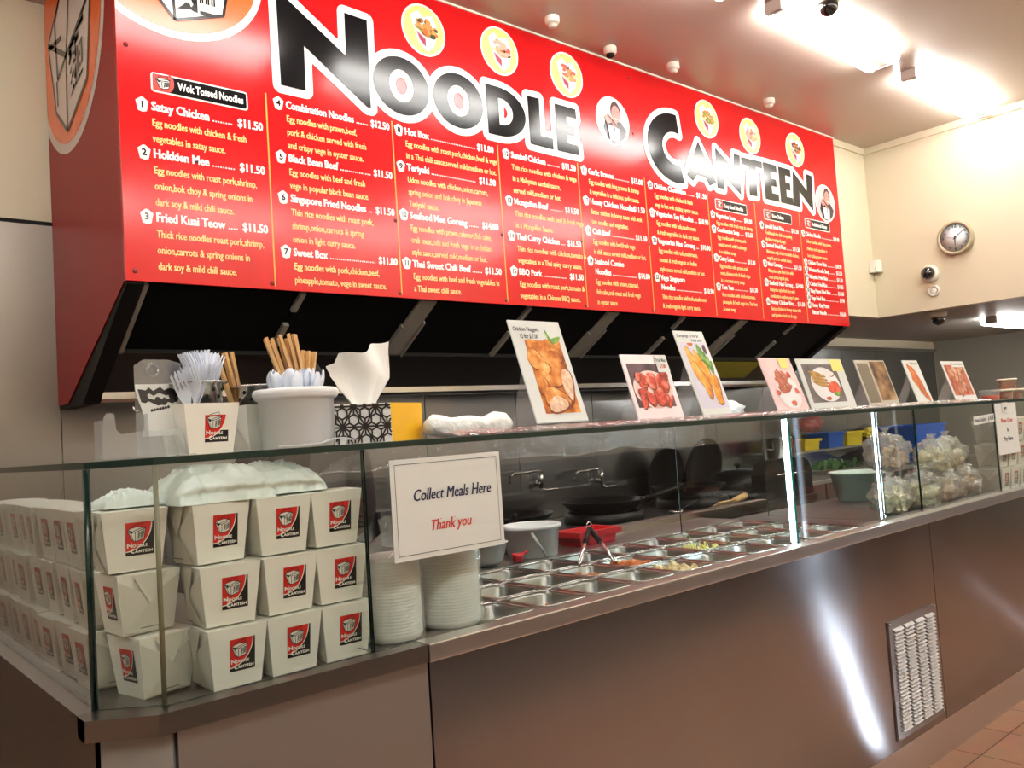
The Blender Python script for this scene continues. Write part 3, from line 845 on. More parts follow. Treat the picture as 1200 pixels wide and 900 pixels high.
# top sheet and lips
obj('deck', polyext([(.40, 1.56), (.49, 1.49), (1.20, 1.49), (1.20, 2.18), (.95, 2.18), (.95, 3.0), (.40, 3.0)], .905, .925).box(3.06, XR, 1.49, 2.18, .905, .925).box(1.20, 3.06, 1.49, 1.535, .905, .925).box(1.20, 3.06, 2.10, 2.32, .905, .928), STEEL_DARK, ctr)
lip1 = [(.366, 1.528), (.460, 1.458), (.993, 1.458), (.993, 1.506), (.478, 1.506), (.405, 1.566), (.405, 1.5735), (.366, 1.5735)]
obj('lip', polyext(lip1, .905, .940), STEEL_SIDE if False else STEEL_DARK, ctr)
obj('lip', MB().box(.996, 3.398, 1.456, 1.506, .903, .941, bev=.003), STEEL_LIP, ctr)
obj('lip', MB().box(3.401, XR, 1.456, 1.506, .903, .941, bev=.003), STEEL_LIP, ctr)
obj('lip', MB().box(.366, .405, 1.574, 3.0, .905, .940), STEEL_SIDE, ctr)
obj('rear_rail', MB().box(1.20, 3.60, 2.32, 2.375, .905, .957, bev=.006), pmat('rail_steel_brown', (0.34, 0.28, 0.24, 1), .34, 1.0), ctr)
obj('well_ledge', MB().box(1.2, 3.06, 2.115, 2.318, .9285, .9305), STEEL_LIP, ctr)
obj('cold_well', MB().box(1.20, 3.06, 1.535, 2.10, .74, .745).box(1.20, 1.205, 1.535, 2.1, .745, .9).box(3.055, 3.06, 1.535, 2.1, .745, .9), STEEL_DARK, ctr)
# louvred grille
vg = obj('louvre_grille', MB().box(2.985, 3.372, 1.474, 1.480, .175, .590), pmat('grille_plate', (0.30, 0.29, 0.28, 1), .4, 1.0), ctr)
mb = MB()
for cx in (3.035, 3.122, 3.209, 3.296):
    cx += .012
    for i in range(27):
        z = .203 + i * .0135
        mb.add([(cx - .036, 1.474, z), (cx + .036, 1.474, z), (cx + .036, 1.462, z + .001), (cx - .036, 1.462, z + .001), (cx - .034, 1.474, z + .0092), (cx + .034, 1.474, z + .0092)],
               [(0, 1, 2, 3), (3, 2, 5, 4), (0, 3, 4), (1, 5, 2)])
sl = obj('louvres', mb, pmat('louvre_steel', (0.58, 0.58, 0.60, 1), .45, .8), vg, fix=False)
for x, z in ((2.993, .183), (3.364, .183), (2.993, .582), (3.364, .582)):
    obj('grille_screw', MB().lathe([(0, .004), (.004, .003), (.005, 0)], n=8, M=Matrix.Translation((x, 1.474, z)) @ Matrix.Rotation(math.pi / 2, 4, 'X')), CHROME, vg)

# ------------------------------------------------------------------ glass case
case = thing('glass_display_case', 'green edged glass case standing on the steel counter', 'glass case', (2.4, 1.7, .94))
def pane(x0, x1, y0, y1, z0, z1, name='front_pane', thin='y', parent=None):
    mb = MB().box(x0, x1, y0, y1, z0, z1)
    # big faces glass, rims green
    for i, f in enumerate(mb.f):
        v = [mb.v[j] for j in f]
        nrm = (v[1] - v[0]).cross(v[2] - v[0])
        ax = max(range(3), key=lambda a: abs(nrm[a]))
        mb.m[i] = 0 if ax == {'x': 0, 'y': 1, 'z': 2}[thin] else 1
    return obj(name, mb, [GLASS, GEDGE], parent or case)
ZB, ZT = .9405, 1.345
pane(.486, .890, 1.497, 1.503, ZB, ZT)
pane(.893, 2.480, 1.497, 1.503, ZB, ZT)
pane(2.484, 3.398, 1.497, 1.503, ZB, ZT)
pane(3.402, 4.225, 1.497, 1.503, ZB, ZT)
pane(4.229, 6.1, 1.497, 1.503, ZB, ZT)
# chamfered corner pane, side pane
def cpane(a, b, t, name):
    A = Vector((a[0], a[1], 0)); B = Vector((b[0], b[1], 0)); d = (B - A).normalized(); nn = Vector((-d.y, d.x, 0)) * t
    q = [A, B, B + nn, A + nn]
    vs = [(p.x, p.y, z) for z in (ZB, ZT) for p in q]
    mb = MB().add(vs, [(0, 1, 5, 4), (2, 3, 7, 6)], 0).add(vs, [(0, 1, 2, 3), (4, 5, 6, 7), (1, 2, 6, 5), (3, 0, 4, 7)], 1)
    return obj(name, mb, [GLASS, GEDGE], case)
cpane((.397, 1.572), (.482, 1.503), .006, 'corner_pane')
pane(.394, .400, 1.580, 2.95, ZB, ZT, 'side_pane', 'x')
pane(.888, .894, 1.504, 1.93, ZB, ZT, 'divider_pane', 'x')
pane(2.520, 2.526, 1.504, 2.0, ZB, ZT, 'divider_pane', 'x')
pane(3.10, 3.106, 1.504, 2.0, ZB, ZT, 'divider_pane', 'x')
obj('corner_post', MB().tube([(.393, 1.576, ZB), (.393, 1.576, ZT)], .0045), GEDGE, case)
obj('corner_post', MB().tube([(.484, 1.500, ZB), (.484, 1.500, ZT)], .0045), pmat('post_olive', rgb(108, 108, 84), .4), case)
top = [(.390, 1.572), (.480, 1.494), (6.1, 1.494), (6.1, 1.93), (.80, 1.93), (.80, 2.95), (.390, 2.95)]
mb = MB()
n_ = len(top)
vs = [(x, y, z) for z in (1.3455, 1.3575) for x, y in top]
tri = tessellate_polygon([[Vector((p[0], p[1], 0)) for p in top]])
mb.add(vs, [tuple(t) for t in tri] + [tuple(n_ + i for i in t) for t in tri], 0)
mb.add(vs, [(i, (i + 1) % n_, n_ + (i + 1) % n_, n_ + i) for i in range(n_)], 1)
obj('top_shelf', mb, [GLASS, GEDGE], case)
obj('led_tube', MB().tube([(2.478, 1.512, .945), (2.478, 1.512, 1.343)], .008), LEDM, case)
obj('led_tube', MB().tube([(3.086, 1.512, .950), (3.086, 1.512, 1.343)], .0028), LEDM, case)

# ------------------------------------------------------------------ food pans in the cold well
def carve_pan():
    """gastronorm tray: rounded-corner open steel tray, rim at z 0"""
    t = thing('food_pan', '', 'food pan')
    W, D = .158, .172
    def ring(w, d, r, z):
        o = []
        for cx, cy, a in ((w / 2 - r, d / 2 - r, 0), (-w / 2 + r, d / 2 - r, 90), (-w / 2 + r, -d / 2 + r, 180), (w / 2 - r, -d / 2 + r, 270)):
            o += [(cx + r * math.cos(math.radians(a + k * 22.5)), cy + r * math.sin(math.radians(a + k * 22.5)), z) for k in range(5)]
        return o
    rings = [ring(W + .008, D + .008, .010, -.008), ring(W + .008, D + .008, .010, -.001), ring(W + .004, D + .004, .011, .001), ring(W - .008, D - .008, .030, .0), ring(W - .014, D - .014, .032, -.006),
             ring(W - .026, D - .026, .034, -.070), ring(W - .040, D - .040, .030, -.082)]
    n = len(rings[0]); mb = MB()
    vs = [p for r in rings for p in r]; fs = []
    for j in range(len(rings) - 1):
        for i in range(n): fs.append((j * n + i, j * n + (i + 1) % n, (j + 1) * n + (i + 1) % n, (j + 1) * n + i))
    fs.append(tuple((len(rings) - 1) * n + i for i in range(n)))
    mb.add(vs, fs, 0, True)
    obj('tray', mb, PANSTEEL, t, local=True, fix=False)
    rm = MB(); q = ring(W - .006, D - .006, .029, .0016)
    rm.tube([Vector(p) for p in q + q[:2]], .0021, n=6)
    obj('rim', rm, CHROME, t, local=True)
    return t
pan0 = carve_pan()
FOODS = {'meat': ('browned chopped meat', rgb(196, 116, 66), (150, 70)), 'chicken': ('pale cooked chicken pieces', rgb(238, 208, 160), None), 'sprout': ('pale yellow bean sprouts', rgb(232, 226, 150), None),
         'carrot': ('orange carrot slices', rgb(214, 92, 36), None), 'green': ('chopped green leaves', rgb(96, 128, 48), None), 'onion': ('white onion slices', rgb(220, 214, 190), None), 'dark': ('dark mushroom slices', rgb(84, 52, 40), None)}
FILL = {(1, 0): ('carrot', 8, .045), (4, 0): ('chicken', 40, .012), (4, 1): ('meat', 70, .014), (3, 1): ('meat', 40, .03), (5, 1): ('meat', 34, .03), (6, 1): ('sprout', 60, .014), (7, 1): ('onion', 20, .03),
        (7, 2): ('green', 26, .02), (5, 2): ('onion', 6, .05), (8, 0): ('carrot', 10, .04), (3, 0): ('onion', 8, .045), (6, 0): ('dark', 20, .05), (2, 1): ('dark', 16, .05), (8, 1): ('dark', 30, .03), (9, 1): ('green', 16, .04), (5, 0): ('chicken', 12, .04), (2, 0): ('carrot', 6, .05), (9, 2): ('meat', 24, .03)}
rp_ = random.Random(11)
first = True
for ci in range(10):
    for ri in range(3):
        x = 1.305 + ci * .180; y = 1.632 + ri * .187
        lab = 'steel food pan, %s from the left in the %s row of the cold well' % (ORD[ci], ('front', 'middle', 'back')[ri])
        fl = FILL.get((ci, ri))
        if fl: lab = 'steel food pan of %s, %s from the left in the %s row' % (FOODS[fl[0]][0], ORD[ci], ('front', 'middle', 'back')[ri])
        if first:
            pan0.location = (x, y, .928); pan0['label'] = lab; pan0['group'] = 'pans in the cold well'; first = False
        else:
            dup(pan0, (x, y, .928), label=lab)
        if fl:
            kind, n, dep = fl
            mb = MB()
            for i in range(n):
                px = x + rp_.uniform(-.052, .052); py = y + rp_.uniform(-.058, .058)
                hz = .928 - dep + rp_.uniform(-.012, .006)
                M = Matrix.Translation((px, py, hz)) @ Euler((rp_.uniform(0, 3), rp_.uniform(0, 3), rp_.uniform(0, 3))).to_matrix().to_4x4()
                if kind in ('sprout', 'onion', 'green'):
                    mb.box(-.020, .020, -.003, .003, -.002, .002, M=M)
                elif kind == 'carrot':
                    mb.box(-.014, .014, -.008, .008, -.002, .002, M=M)
                else:
                    a, b, c = (rp_.uniform(.008, .014) for _ in range(3))
                    mb.box(-a, a, -b, b, -c * .6, c * .6, bev=.004, M=M)
            # bed of the same food below the loose pieces
            mb.add([(x + sx * .058, y + sy * .064, .928 - dep - .016) for sx, sy in ((-1, -1), (1, -1), (1, 1), (-1, 1))] + [(x, y, .928 - dep - .004)], [(0, 1, 4), (1, 2, 4), (2, 3, 4), (3, 0, 4)])
            fo = obj(kind_name := {'meat': 'chopped_meat', 'chicken': 'chicken_pieces', 'sprout': 'bean_sprouts', 'carrot': 'carrot_slices', 'green': 'green_leaves', 'onion': 'onion_slices', 'dark': 'mushroom_slices'}[kind], mb, pmat('food_' + kind, FOODS[kind][1], .45, var=.35, scale=60, bump=.3, bscale=90))
            tag(fo, '%s heaped in the %s row pan, %s from the left' % (FOODS[kind][0], ('front', 'middle', 'back')[ri], ORD[ci]), 'food', kind='stuff'); centre(fo)

# ------------------------------------------------------------------ folded noodle cartons
CH = .110; CT = .0575; CB = .0455
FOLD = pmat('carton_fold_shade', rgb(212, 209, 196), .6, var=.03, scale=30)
def make_carton():
    t = thing('noodle_carton', '', 'takeaway carton')
    mb = MB()
    q = [(-CB, -CB, 0), (CB, -CB, 0), (CB, CB, 0), (-CB, CB, 0), (-CT, -CT, CH), (CT, -CT, CH), (CT, CT, CH), (-CT, CT, CH)]
    mb.add(q, [(3, 2, 1, 0), (0, 1, 5, 4), (2, 3, 7, 6), (1, 2, 6, 5), (3, 0, 4, 7)])
    mb.add([(-CT, -CT, CH), (CT, -CT, CH), (CT, CT, CH), (-CT, CT, CH), (-CT * .9, -.004, CH + .003), (CT * .9, -.004, CH + .003)], [(0, 1, 5, 4), (2, 3, 4, 5), (0, 4, 3), (1, 2, 5)])
    obj('carton_body', mb, CARD, t, local=True, fix=False)
    for s in (-1, 1):
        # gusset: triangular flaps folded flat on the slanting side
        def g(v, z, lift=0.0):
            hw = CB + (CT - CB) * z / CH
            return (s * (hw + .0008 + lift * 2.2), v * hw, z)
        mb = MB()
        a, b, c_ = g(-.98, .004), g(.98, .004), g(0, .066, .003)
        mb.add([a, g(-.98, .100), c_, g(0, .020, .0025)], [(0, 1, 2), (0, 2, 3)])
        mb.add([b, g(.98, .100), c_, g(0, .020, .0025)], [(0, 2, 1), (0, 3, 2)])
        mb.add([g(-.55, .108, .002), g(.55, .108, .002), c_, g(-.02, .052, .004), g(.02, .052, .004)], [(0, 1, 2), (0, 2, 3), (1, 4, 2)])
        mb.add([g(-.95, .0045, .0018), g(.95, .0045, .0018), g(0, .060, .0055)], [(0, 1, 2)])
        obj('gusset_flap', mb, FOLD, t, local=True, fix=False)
        mb = MB().add([g(-.45, .012, .0062), g(.35, .012, .0062), g(.35, .0135, .0062), g(-.45, .0135, .0062)], [(0, 1, 2, 3)])
        obj('fold_slit', mb, pmat('slit_dark', rgb(90, 86, 76), .7), t, local=True, fix=False)
    def lf(u, v, k):
        hw = CB + (CT - CB) * v / CH
        return (u, -hw - .0006 - .0004 * k, v)
    obj('printed_label', label_art(.008, .058, .049, .0595, lf), [LABEL_RED, LABEL_BLACK, CARD], t, local=True, fix=False)
    return t
carton0 = make_carton()
used = [False]
def carton(x, y, z, rz, label, group, tilt=0.0):
    if not used[0]:
        used[0] = True
        carton0.location = (x, y, z); carton0.rotation_euler = (0, tilt, rz); carton0['label'] = label; carton0['group'] = group
        return carton0
    return dup(carton0, (x, y, z), (0, tilt, rz), label, group)
ZD = .9255
TS = .1150
TIER = ['bottom', 'middle', 'top']
colx = [(.640, .748, .862)]
FX = [(.636, .630, .616), (.750, .747, .741), (.867, .862, .856)]
for c in range(3):
    for k in range(3):
        carton(FX[c][k], 1.607 + (.012 if k == 2 and c == 0 else 0), ZD + k * TS, (.02, -.03, .10)[k] if c == 0 else (.02, .04, .0)[k] * (1 if c == 1 else -.6),
               'white noodle carton facing the shop front, %s layer, %s column' % (TIER[k], ('left', 'middle', 'right')[c]),
               'cartons stacked facing the shop front')
# second row behind them
for c in range(2):
    for k in range(2):
        carton(.70 + c * .118, 1.735, ZD + k * TS, 0.0, 'noodle carton hidden behind the front stack, %s layer %s' % (TIER[k], ('left', 'right')[c]), 'cartons behind the front stack')
# corner stack
carton(.487, 1.674, ZD + 2 * TS, -.06, 'top noodle carton at the glass corner, its printed label facing the corner pane', 'cartons at the glass corner')
carton(.503, 1.684, ZD + TS, -1.50, 'middle noodle carton at the glass corner showing its folded side', 'cartons at the glass corner')
carton(.524, 1.678, ZD, -1.36, 'bottom noodle carton at the glass corner with a big folded side', 'cartons at the glass corner')
rl = random.Random(5)
for k in range(3):
    for i in range(8):
        carton(.482 + rl.uniform(-.006, .006), 1.812 + i * .119 + rl.uniform(-.008, .008), ZD + k * TS, -math.pi / 2 + rl.uniform(-.07, .07),
               '%s carton from the glass corner in the %s layer along the side pane' % (ORD[i], TIER[k]), 'cartons along the side pane')
# stack at the till end
for c in range(7):
    for k in range(3):
        carton(4.375 + c * .120, 1.577, ZD + k * TS, 0.0, '%s carton of the %s layer in the far right stack' % (ORD[c], TIER[k]), 'cartons at the till end')

# ------------------------------------------------------------------ inside the glass case
from mathutils import noise as mnoise
def lump(c, r, seed, amp=.25, freq=2.2, sub=4, flat_bottom=None):
    """crumpled bag-like body: icosphere pushed about by noise"""
    bm = bmesh.new(); bmesh.ops.create_icosphere(bm, subdivisions=sub, radius=1)
    vs = []
    for v in bm.verts:
        n = mnoise.noise(v.co * freq + Vector((seed * 5.1, seed, 0))) * amp + abs(mnoise.noise(v.co * freq * 2.7 + Vector((0, seed * 3.3, 0)))) * amp * .7
        p = v.co * (1 + n)
        q = Vector((c[0] + p.x * r[0], c[1] + p.y * r[1], c[2] + p.z * r[2]))
        if flat_bottom is not None and q.z < flat_bottom: q.z = flat_bottom
        vs.append(q)
    bm.verts.index_update()
    fs = [[v.index for v in f.verts] for f in bm.faces]
    bm.free()
    return vs, fs
def sheet(pts_uv, fn, nu, nv):
    vs = [fn(i / nu, j / nv) for j in range(nv + 1) for i in range(nu + 1)]
    fs = [(j * (nu + 1) + i, j * (nu + 1) + i + 1, (j + 1) * (nu + 1) + i + 1, (j + 1) * (nu + 1) + i) for j in range(nv) for i in range(nu)]
    return vs, fs
# white carrier bags heaped on the cartons
def bagheap(name, label, x0, x1, y0, y1, zb, hgt, seed):
    nu, nv = 44, 26
    def fn(u, v):
        x = x0 + (x1 - x0) * u; y = y0 + (y1 - y0) * v
        env = (max(0, math.sin(math.pi * min(1, max(0, u))))) ** .45 * (max(0, math.sin(math.pi * min(1, max(0, v))))) ** .32
        n1 = mnoise.noise(Vector((u * 3 + seed, v * 3, 0))); n2 = abs(mnoise.noise(Vector((u * 7, v * 5 + seed, 2)))); n3 = abs(mnoise.noise(Vector((u * 16, v * 11 + seed, 4))))
        return Vector((x + .008 * n1, y + .008 * n2, min(1.338, zb + hgt * env * (1.0 + .30 * n1 - .25 * n2) + .012 * n3 * env)))
    mb = MB(); vs, fs = sheet(None, fn, nu, nv); mb.add(vs, fs, 0, True)
    def fb(u, v):
        p = fn(u, v); return Vector((p.x, p.y, zb + (p.z - zb) * .04))
    vs, fs = sheet(None, fb, nu, nv); mb.add(vs, fs, 0, True)
    return centre(tag(obj(name, mb, BAG_PL), label, 'plastic bag', 'white bags on the cartons'))
zt3 = ZD + 3 * TS + .004
bagheap('carrier_bag', 'flattened white plastic bag covering the left top cartons', .545, .735, 1.558, 1.80, zt3 - .008, .078, 3.1)
bagheap('carrier_bag', 'white plastic bag bunched over the middle top carton, right of the larger one', .690, .845, 1.562, 1.78, zt3 - .004, .066, 8.2)
bagheap('carrier_bag', 'white plastic bag lying on the top carton at the glass corner', .435, .545, 1.635, 1.735, zt3 - .004, .030, 5.2)
# shrink-wrapped stacks of white tubs
def wrapped_stack(x, y, r, h, label, seed):
    t = thing('wrapped_tub_stack', label, 'wrapped stack', (x, y, .925), 'wrapped stacks behind the collect sign')
    prof = [(r * .90, 0), (r * .96, .004)]
    z = .010
    while z < h - .012:
        prof += [(r * .992, z), (r, z + .002), (r, z + .005), (r * .992, z + .0068)]; z += .007
    prof += [(r * .95, z + .003), (r * .80, z + .006), (0, z + .006)]
    obj('tub_stack', MB().lathe(prof, (x, y, .925), n=32), pmat('tub_white', rgb(248, 248, 242), .45, sss=.05), t)
    mb = MB()
    zz = z + .006
    pr = [(r * 1.06, .001)] + [(r * 1.075 + .002 * math.sin(i * 1.7), zz * i / 10) for i in range(1, 11)] + [(r * .98, zz + .012), (r * .62, zz + .03), (r * .25, zz + .05), (r * .34, zz + .075), (r * .1, zz + .085)]
    mb.lathe(pr, (x, y, .926), n=40, cap=False)
    mb.v = [v + Vector((v.x - x, v.y - y, 0)) * .05 * mnoise.noise(v * 30 + Vector((seed, 0, 0))) + Vector((0, 0, .006)) * mnoise.noise(v * 40) for v in mb.v]
    obj('clear_wrap', mb, WRAP, t)
    return t
wrapped_stack(1.020, 1.625, .064, .185, 'plastic wrapped stack of white tubs beside the front cartons', 1)
wrapped_stack(1.182, 1.630, .070, .195, 'plastic wrapped stack of white tubs below the collect sign, right of the other stack', 2)

def sign_sheet(name, label, x0, x1, z0, z1, y=1.4955, sk=0.0, wr=None):
    t = thing(name, label, 'sign', ((x0 + x1) / 2, y, z0))
    def fn(k):
        return lambda u, v: (x0 + (x1 - x0) * u, y - .0007 * k, z0 + (z1 - z0) * v + sk * u)
    mb = MB().prism([(0, 0), (1, 0), (1, 1), (0, 1)], lambda u, v, k: fn(0)(u, v)[:1] + (y + (.001 if k else 0),) + fn(0)(u, v)[2:])
    obj('paper_sheet', mb, PAPER, t)
    return t, fn
cs, fn = sign_sheet('collect_sign', 'laminated white paper sign in blue and red italics stuck on the glass', .9505, 1.247, 1.108, 1.319)
mb = MB()
asp = (1.247 - .9505) / (1.319 - 1.108)
for a in (.035,):
    b = a * asp; e = .0045; f_ = e * asp
    mb.flat([[(a, b), (1 - a, b), (1 - a, 1 - b), (a, 1 - b)], [(a + e, b + f_), (a + e, 1 - b - f_), (1 - a - e, 1 - b - f_), (1 - a - e, b + f_)]], fn(1), 0)
obj('border_line', mb, INK_GREY, cs, fix=False)
# slanted roman lettering: contrasted strokes with serifs
def serif_text(mb, t, u0, v0, cap, fn, asp, mi, fit):
    """t drawn with the built-in face, slanted, with slab serifs put on the stems"""
    w0 = text_width(t, cap, 1.0); xs = fit * asp / w0
    def g(u, v): return fn(u / asp, v)
    put_text(mb, t, u0 * asp, v0, cap, g, mi, xs=xs, bold=.0, shear=.26, strike=.026)
    u = u0 * asp
    k = cap / CAP
    for ch in t:
        ad = glyph(ch, 0.0)[2] * k * xs
        stems = {'H': (.16, .84), 'T': (.5,), 'h': (.2, .8), 'n': (.2, .8), 'k': (.2, .82), 'l': (.5,), 'r': (.3,)}.get(ch, ())
        for sm in stems:
            cx = u + ad * sm; sw = .075 * cap * xs * (1.9 if ch in 'HMT' else 1.5)
            for zz in ((0,) if ch in 'nrTM' else (0, .97 if ch in 'Hlkh' else 0)):
                zt = v0 + zz * cap; xo = .22 * zz * cap * xs
                mb.add([g(cx - sw + xo, zt), g(cx + sw + xo, zt), g(cx + sw + xo, zt + cap * .055), g(cx - sw + xo, zt + cap * .055)], [(0, 1, 2, 3)], mi)
        u += ad
mb = MB(); serif_text(mb, 'Collect Meals Here', .175, .575, .115, fn(1.3), asp, 0, .715)
obj('sign_lettering', mb, INK_BLUE, cs, fix=False)
mb = MB(); serif_text(mb, 'Thank you', .31, .265, .105, fn(1.3), asp, 0, .375)
obj('sign_lettering', mb, INK_RED, cs, fix=False)

os_, fn = sign_sheet('order_sign', 'white paper sign at the till end, red lettering above and below an ampersand', 4.235, 4.500, 1.105, 1.343)
mb = MB()
for tx, v, cp, wd in (('Please Order', .62, .085, .56), ('&', .44, .08, .07), ('Pay Here', .26, .085, .42)):
    put_text(mb, tx, .5 - wd / 2, v, cp, fn(1), 0 if v > .5 else 1, bold=.02, fit=wd)
obj('sign_lettering', mb, [INK_RED, INK_BLUE], os_, fix=False)
pl, fn = sign_sheet('price_label', 'small white price strip on the glass above the bagged crackers, till end', 3.98, 4.215, 1.255, 1.292, sk=.008)
mb = MB(); put_text(mb, 'Prawn Crackers', .05, .30, .45, fn(1), 0, bold=.03, fit=.55); put_text(mb, '$ 4.00', .70, .28, .55, fn(1), 0, bold=.05, fit=.26)
obj('sign_lettering', mb, INK_GREY, pl, fix=False)
tg, fn = sign_sheet('price_tag', 'little white tag taped over the top edge of the order sign', 4.315, 4.385, 1.300, 1.346, y=1.4925)
mb = MB(); put_text(mb, 'open', .2, .3, .35, fn(1), 0, bold=.03, fit=.6)
obj('sign_lettering', mb, INK_GREY, tg, fix=False)

# clear bags of prawn crackers
CRK = pmat('prawn_cracker', rgb(240, 228, 186), .65, var=.12, scale=30)
CRK2 = pmat('prawn_cracker_pink', rgb(234, 200, 172), .65, var=.12, scale=30)
def cracker_bag(x, y, z, r, seed, label, m):
    t = thing('cracker_bag', label, 'bag of crackers', (x, y, z), 'clear bags of crackers')
    mb = MB(); rr = random.Random(seed)
    for i in range(46):
        a = rr.uniform(0, 6.28); q = rr.random() ** .4
        px = x + math.cos(a) * q * r * .78; py = y + math.sin(a) * q * r * .62; pz = z + r * .25 + rr.random() * r * 1.05 * (1.1 - q * .6)
        M = Matrix.Translation((px, py, pz)) @ Euler((rr.uniform(0, 3), rr.uniform(0, 3), rr.uniform(0, 3))).to_matrix().to_4x4()
        s = rr.uniform(.018, .027)
        vs = []
        for j in range(3):
            for k in range(8):
                b = 6.2832 * k / 8
                vs.append(M @ Vector((s * (j / 2) * math.cos(b), s * .8 * (j / 2) * math.sin(b), .006 * math.cos(3 * b) * (j / 2) + .008 * (j / 2) ** 2)))
        mb.add(vs, [(j * 8 + k, j * 8 + (k + 1) % 8, (j + 1) * 8 + (k + 1) % 8, (j + 1) * 8 + k) for j in range(2) for k in range(8)], 0, True)
    cr = obj('crackers', mb, m, t); cr['kind'] = 'stuff'
    mb = MB(); vs, fs = lump((x, y, z + r * .78), (r, r * .8, r * .80), seed, amp=.36, freq=2.8, flat_bottom=z + .001); mb.add(vs, fs, 0, True)
    # gathered neck
    mb.lathe([(r * .30, r * 1.45), (r * .10, r * 1.62), (r * .08, r * 1.68), (r * .26, r * 1.88)], (x, y, z), n=14, cap=False)
    obj('clear_bag', mb, POLY, t)
    return t
for i, (x, y, z, r, m, lb) in enumerate([
    (3.44, 1.640, .9255, .090, CRK, 'bag of pale crackers on the deck, left end of the heap'),
    (3.66, 1.615, .9255, .097, CRK, 'bag of pale crackers on the deck, second from the left of the heap'),
    (3.88, 1.630, .9255, .097, CRK2, 'bag of pinkish crackers on the deck in the middle of the heap'),
    (4.10, 1.620, .9255, .092, CRK2, 'bag of pinkish brown crackers on the deck, right end of the heap'),
    (3.60, 1.715, 1.090, .098, CRK2, 'bag of pinkish crackers resting high at the left back of the heap'),
    (3.78, 1.600, 1.066, .088, CRK, 'bag of pale crackers lying on the two front middle bags'),
    (3.98, 1.625, 1.066, .090, CRK, 'bag of pale crackers on top of the heap near the price strip')]):
    cracker_bag(x, y, z, r, i + 20, lb, m)

# ------------------------------------------------------------------ things on the glass shelf
SZ = 1.3580
# clear leaflet holder with a small card hung on it
t = thing('leaflet_holder', 'clear acrylic leaflet holder at the left end of the glass shelf', 'leaflet holder', (.50, 1.66, SZ))
def zface(y, t_=.0025):
    return lambda u, v, k: (u, y + (t_ if k else 0) + (v - SZ) * .12, v)
bk = [(.505, SZ + .002), (.60, SZ + .002), (.60, 1.54), (.575, 1.547), (.53, 1.547), (.512, 1.535)]
obj('back_plate', MB().prism(bk, zface(1.66)), ACRYL, t)
fr = [(.432, SZ + .002), (.60, SZ + .002), (.60, 1.408), (.505, 1.408), (.470, 1.404), (.462, 1.412), (.460, 1.442), (.448, 1.444), (.442, 1.436)]
obj('front_pocket', MB().prism(fr, zface(1.625)), ACRYL, t)
obj('pocket_floor', MB().box(.435, .60, 1.62, 1.665, SZ + .0002, SZ + .003), ACRYL, t)
obj('pocket_side', MB().box(.435, .438, 1.63, 1.672, SZ + .003, 1.43).box(.515, .518, 1.63, 1.672, SZ + .003, 1.44), ACRYL, t)
obj('hang_ring', MB().tube([(.545 + .011 * math.cos(a * .5236), 1.679, 1.526 + .012 * math.sin(a * .5236)) for a in range(13)], .0025, n=6), ACRYL, t)
c = thing('flyer', 'creased white flyer with a black brushed heading in the clear holder', 'flyer', (.55, 1.655, 1.40))
cf = lambda k: (lambda u, v: (.514 + .078 * u + .006 * math.sin(v * 5), 1.6515 - .0008 * k + (1.398 + .1 * v - SZ) * .12, 1.398 + .1 * v))
mb = MB(); vs, fs = sheet(None, lambda u, v: Vector(cf(0)(u, v)), 4, 10); mb.add(vs, fs)
obj('flyer_paper', mb, PAPER, c, fix=False)
mb = MB(); rr = random.Random(9)
out = [(.05 + .9 * i / 10, .92 + rr.uniform(-.05, .03)) for i in range(11)] + [(.95 - .9 * i / 10, .62 + rr.uniform(-.05, .06)) for i in range(11)]
hole = [(.25 + .5 * i / 8, .80 + rr.uniform(-.03, .04)) for i in range(9)] + [(.75 - .5 * i / 8, .72 + rr.uniform(-.03, .04)) for i in range(9)]
mb.flat([out, hole], cf(1), 0)
for i in range(7):
    x = .2 + i * .07
    mb.flat([[(x, .46 + i * .01), (x + .06, .48 + i * .01), (x + .05, .53 + i * .01), (x - .01, .50 + i * .01)]], cf(1), 0)
obj('flyer_print', mb, LABEL_BLACK, c, fix=False)

